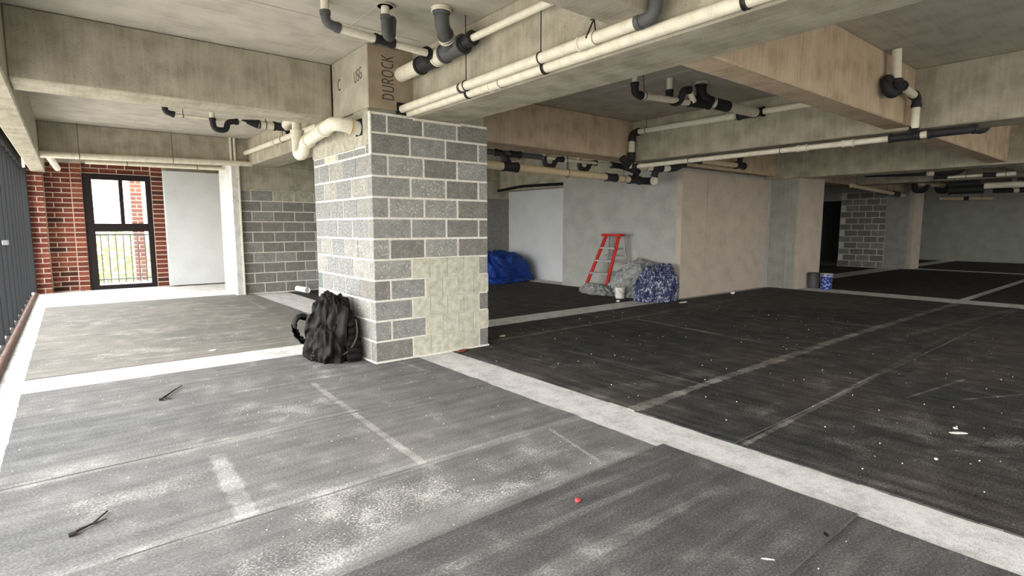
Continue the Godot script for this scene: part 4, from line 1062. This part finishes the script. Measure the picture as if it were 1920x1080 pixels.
	# plastic sheeting heap
	var p := thing("plastic_sheet", "crumpled clear grey plastic sheet heaped between ladder and blue sack", "sheet")
	var room := AABB(V(7.0, 0, -8.5), V(1.745, 1.5, 2.9))
	put(lump(V(8.44, 0.02, -6.66), V(0.30, 0.58, 0.55), 81, 0.22, 1.3, 150, 70, V(0.10, 0, 0.12), 0.8, 0.05, room, 0.22).mesh(), "heap", M.plastic, p)
	put(lump(V(8.22, 0.0, -7.36), V(0.24, 0.15, 0.36), 82, 0.3, 2.0, 100, 36, Vector3.ZERO, 0.9, 0.06, room, 0.4).mesh(), "trailing_end", M.plastic, p)
	var s := thing("sack", "big blue plastic sack speckled white beside the pink boards", "sack")
	put(lump(V(8.26, 0.06, -6.06), V(0.38, 0.52, 0.28), 83, 0.16, 2.0, 130, 70, V(0.10, 0, 0), 0.75, 0.06, AABB(V(7.0, 0, -7), V(1.745, 1.5, 1.3)), 0.12).mesh(), "body", M.sack, s)
	var nk := MB.new()
	nk.tube(PackedVector3Array([V(8.50, 0.52, -6.0), V(8.56, 0.60, -6.02), V(8.64, 0.60, -6.05)]), 0.05, 10, 0.0, 0.06)
	put(nk.mesh(), "neck", M.sack, s)
	# small white pot
	pail("bucket", "small white bucket on the strip in front of the plastic heap", V(7.96, -0.006, -6.64), 0.085, 0.095, 0.21, M.pail_white, M.pail_white)
	pail("paint_pail", "blue and white paint pail at the foot of the pink pier", V(12.58, -0.006, -4.85), 0.108, 0.118, 0.34, M.pail_blue, M.pail_white)
	pail("paint_pail", "dark grey paint pail beside the blue one at the pier", V(12.62, -0.006, -5.12), 0.105, 0.115, 0.34, M.fitting_grey, M.fitting)
	# blue tarpaulin
	var t := thing("tarpaulin", "heaped royal blue tarpaulin against the white wall", "tarpaulin")
	var corner := AABB(V(6.5, 0, -11.64), V(2.745, 1.5, 3.0))
	put(lump(V(8.40, 0.0, -10.95), V(0.82, 0.64, 0.60), 84, 0.22, 1.0, 130, 60, V(-0.25, 0, 0), 0.9, 0.05, corner, 0.14).mesh(), "heap", M.tarp, t)
	put(lump(V(8.1, 0.0, -10.6), V(0.75, 0.12, 0.45), 85, 0.3, 1.6, 90, 30, Vector3.ZERO, 0.9, 0.12, corner).mesh(), "skirt", M.tarp, t)

	# pipe offcut and stub
	var o := run(self, "pipe_offcut", [V(3.60, 0.062, -11.52), V(3.66, 0.062, -11.08)], 0.06, M.pvc_white, 0.05, 0.006)
	tag(o, "short white pipe offcut lying by the grey block wall", "pipe")
	o = run(self, "pipe_stub", [V(3.70, 0.045, -5.3), V(3.82, 0.045, -5.22)], 0.045, M.pvc_buff, 0.05, 0.006)
	tag(o, "short cream pipe stub lying at the pillar's right foot", "pipe")
	# twigs
	twig("twig", "thin dark twig with a knot lying mid floor left of the pillar", [V(0.46, 0.012, -4.87), V(0.52, 0.016, -4.96), V(0.57, 0.012, -5.07), V(0.645, 0.012, -5.19)], 0.008, [V(0.49, 0.012, -4.90), V(0.53, 0.013, -4.83)])
	twig("twig", "forked dark twig lying in the near left corner", [V(-0.08, 0.010, -2.93), V(-0.045, 0.012, -2.955), V(-0.01, 0.010, -2.975), V(0.05, 0.012, -3.07)], 0.007, [V(-0.01, 0.010, -2.975), V(0.045, 0.012, -2.985)])
	# scraps
	scrap("brick_shard", "flat red brick shard at the pillar's foot", V(3.2, 0.012, -4.80), V(0.10, 0.012, 0.03), 0.35, M.brick3, "shard")
	scrap("paper_scrap", "small white paper scrap right of the pillar", V(4.03, 0.006, -5.18), V(0.06, 0.004, 0.035), 0.5, M.paper, "scrap")
	scrap("paper_scrap", "white paper scrap near the far edge of the left floor strip", V(1.12, 0.006, -6.52), V(0.05, 0.008, 0.03), 0.4, M.paper, "scrap")
	scrap("candy_wrapper", "small red and white wrapper on the near floor", V(1.83, 0.013, -1.76), V(0.022, 0.006, 0.014), 0.5, M.red_wrap, "wrapper")
	scrap("cigarette_butt", "bent white paper strip on the near right floor", V(2.08, 0.010, -0.955), V(0.026, 0.003, 0.006), -0.9, M.paper, "scrap")
	scrap("plaster_chip", "long white plaster chip on the dark floor at right", V(4.37, 0.010, -0.835), V(0.055, 0.006, 0.016), -0.75, M.paper, "chip")
	scrap("plaster_chip", "small white plaster chip nearest the strip at right", V(3.77, 0.010, -0.81), V(0.016, 0.006, 0.009), 0.3, M.paper, "chip")
	scrap("plaster_chip", "white chip just behind the long one at right", V(4.46, 0.010, -0.87), V(0.016, 0.007, 0.012), 0.6, M.paper, "chip")
	scrap("plaster_ball", "round white plaster lump in front of the pink boards", V(10.15, 0.03, -5.62), V(0.04, 0.03, 0.04), 0.0, M.paper, "lump")
	scrap("board_offcut", "thin white board offcut lying before the blue sack", V(8.32, 0.012, -5.52), V(0.13, 0.010, 0.05), 0.15, M.paper, "offcut")
	scrap("mortar_lump", "broken mortar crumb on the pale strip behind the ladder bay", V(7.5, 0.02, -6.3), V(0.05, 0.02, 0.03), 0.5, M.mortar, "lump")
	scrap("rubber_strip", "black rubber flake on the near dark sheet at right", V(2.45, 0.010, -0.88), V(0.02, 0.004, 0.008), 0.7, M.sleeve_black, "flake")
	# crumbs too small to count
	var cr := MB.new()
	for k in 620:
		var q: Vector3
		if k < 260: q = V(rng.randf_range(-0.35, 2.65), 0.004, rng.randf_range(-5.7, -0.7))
		elif k < 520: q = V(rng.randf_range(3.15, 8.5), 0.006, rng.randf_range(-5.6, 0.2))
		else: q = V(rng.randf_range(-0.35, 2.6), 0.004, rng.randf_range(-11.5, -6.3))
		if q.x > 2.15 and q.x < 3.7 and q.z < -4.85: continue
		var sz := rng.randf_range(0.0015, 0.0038) * (1.0 if q.x < 3.0 else 1.4)
		cr.box(q - Vector3.ONE * sz * 0.6, q + V(sz, sz * 0.7, sz * 0.8), sz * 0.35)
	var co := put(cr.mesh(), "plaster_crumbs", M.paper)
	tag(co, "tiny white plaster crumbs scattered over the dark floor sheets", "crumbs", "", "stuff")

func pail(called: String, label: String, at: Vector3, r0: float, r1: float, h: float, m: Material, rim: Material):
	var o := thing(called, label, "bucket")
	var b := MB.new()
	b.tube(PackedVector3Array([at, at + V(0, h, 0)]), r0, 28, 0.004, r1)
	put(b.mesh(), "body", m, o)
	var c := MB.new()
	for y in [h - 0.004, h * 0.86]: c.tube(PackedVector3Array([at + V(0, y - 0.008, 0), at + V(0, y + 0.004, 0)]), r1 + 0.006, 28)
	put(c.mesh(), "rim", rim, o)
	var q := PackedVector3Array()
	for i in 11:
		var a := PI * i / 10.0
		q.append(at + V(cos(a) * (r1 + 0.008), h * 0.86 - sin(a) * r1 * 0.9, (r1 + 0.01) * 0.4 + sin(a) * r1 * 0.65))
	var hd := MB.new()
	hd.tube(q, 0.004, 6)
	put(hd.mesh(), "handle", M.wire, o)

func twig(called: String, label: String, pts: Array, r: float, side: Array):
	var b := MB.new()
	b.tube(MB.rounded(pts, 0.03), r, 8, 0.0, r * 0.5)
	b.tube(PackedVector3Array(side), r * 0.7, 6, 0.0, r * 0.4)
	var e: Vector3 = pts[0]
	b.tube(PackedVector3Array([e + V(-0.012, 0, 0.006), e + V(0.015, 0.004, 0.004)]), r * 1.3, 6)
	tag(put(b.mesh(), called, M.bark), label, "twig")

func scrap(called: String, label: String, at: Vector3, r: Vector3, turn: float, m: Material, category: String):
	var f := noise(hash(label) % 1000, 30.0 / (r.x * 400.0 + 1.0) * 8.0, FastNoiseLite.TYPE_SIMPLEX_SMOOTH, 2)
	var pts := PackedVector3Array()
	var w := 12; var h := 7
	for j in h:
		var e := lerpf(PI * 0.5, -PI * 0.5, j / float(h - 1))
		for i in w:
			var a := TAU * i / w
			var k := 1.0 + 0.45 * f.get_noise_2d(i * 3.1 if i < w - 1 else 0.0, j * 4.7)
			var d := V(cos(a) * cos(e) * r.x * k, sin(e) * r.y, sin(a) * cos(e) * r.z * k)
			pts.append(at + d.rotated(Vector3.UP, turn))
	var b := MB.new()
	b.grid(w, h, pts, true, at)
	tag(put(b.mesh(), called, m), label, category)

func more_materials():
	M.ground = mat(c8(150, 150, 142), 0.95)
	M.bark = mat(c8(58, 52, 48), 0.9)
	M.leaf = mat(c8(138, 160, 92), 0.8)
	M.leaf.backlight = Color(0.3, 0.4, 0.1)
	M.bag = mat(c8(24, 23, 22), 0.6, null, 1.0)
	M.bag_hem = mat(c8(74, 68, 58), 0.7)
	M.ladder_red = mat(c8(176, 38, 34), 0.5)
	M.aluminium = mat(c8(150, 152, 150), 0.45)
	M.aluminium.metallic = 0.5
	M.plastic = mat(Color.WHITE, 0.3, toned(512, 512, [[bytes(noise(91, 0.02), 512, 512), 0.9], [bytes(noise(92, 0.08), 512, 512), 0.7]], c8(106, 107, 107), c8(138, 139, 138), c8(172, 172, 169)), 0.8)
	var wn := bytes(noise(93, 0.05), 512, 512)
	var wc := bytes(noise(191, 0.012), 512, 512)
	for k in wn.size(): wn[k] = mini(255, int(wn[k] * (0.45 + wc[k] / 230.0)))
	M.sack = mat(Color.WHITE, 0.35, toned(512, 512, [[bytes(noise(94, 0.02), 512, 512), 1.0], [wn, 0.8]], c8(30, 34, 62), c8(48, 54, 90), c8(104, 108, 132), PackedByteArray(), 0, wn, 158, c8(208, 208, 210)), 1.1)
	M.tarp = mat(Color.WHITE, 0.45, toned(256, 256, [[bytes(noise(95, 0.03), 256, 256), 0.6], [bytes(noise(96, 0.2), 256, 256), 0.3]], c8(18, 40, 100), c8(26, 56, 132), c8(40, 76, 156)), 0.8)
	M.pail_white = mat(c8(216, 212, 204), 0.4)
	M.pail_blue = mat(Color.WHITE, 0.4, toned(256, 256, [[bytes(noise(97, 0.015), 256, 256), 0.8]], c8(20, 38, 96), c8(34, 60, 140), c8(60, 84, 160), PackedByteArray(), 0, bytes(noise(98, 0.03), 256, 256), 168, c8(210, 212, 220)), 0.6)
	M.pvc_white = mat(c8(236, 234, 228), 0.4)
	M.paper = mat(c8(226, 223, 214), 0.85)
	M.red_wrap = mat(Color.WHITE, 0.4, toned(128, 128, [[bytes(noise(99, 0.05), 128, 128), 1.0]], c8(150, 30, 40), c8(196, 60, 66), c8(230, 160, 160)), 0.04)

# move each grouped thing's node to the foot of its parts
func settle():
	for o in get_children():
		if not (o is Node3D) or o is MeshInstance3D or o is Camera3D or o is Light3D: continue
		if o.position != Vector3.ZERO: continue
		var bb := AABB()
		var first := true
		for c in o.get_children():
			if c is MeshInstance3D:
				var q: AABB = c.transform * c.mesh.get_aabb()
				bb = q if first else bb.merge(q)
				first = false
		if first: continue
		var at := V(bb.get_center().x, bb.position.y, bb.get_center().z)
		o.position = at
		for c in o.get_children(): c.position -= at

func _ready():
	rng.seed = 20240
	# camera
	var cam := Camera3D.new()
	cam.name = "camera"
	cam.fov = 55.58
	cam.near = 0.05
	cam.far = 400.0
	cam.position = Vector3(0, 1.33, 0)
	cam.rotation_degrees = Vector3(-6.4, -38.9, 0)
	add_child(cam)
	cam.current = true
	# overcast sky
	var env := Environment.new()
	env.background_mode = Environment.BG_SKY
	var sky := Sky.new()
	var sm := ProceduralSkyMaterial.new()
	sm.sky_top_color = Color(0.98, 0.985, 1.0)
	sm.sky_horizon_color = Color(1.0, 0.99, 0.965)
	sm.ground_bottom_color = Color(0.66, 0.65, 0.62)
	sm.ground_horizon_color = Color(0.9, 0.89, 0.87)
	sm.energy_multiplier = 9.0
	sky.sky_material = sm
	env.sky = sky
	env.tonemap_mode = Environment.TONE_MAPPER_LINEAR
	env.tonemap_exposure = 1.36
	env.sdfgi_enabled = true
	env.ssao_enabled = true
	env.ssil_enabled = true
	var we := WorldEnvironment.new()
	we.name = "world_environment"
	we.environment = env
	add_child(we)

	make_materials()
	more_materials()
	build_shell()
	build_pillar()
	build_brick_end()
	build_louvers()
	build_pipes()
	build_things()
	settle()
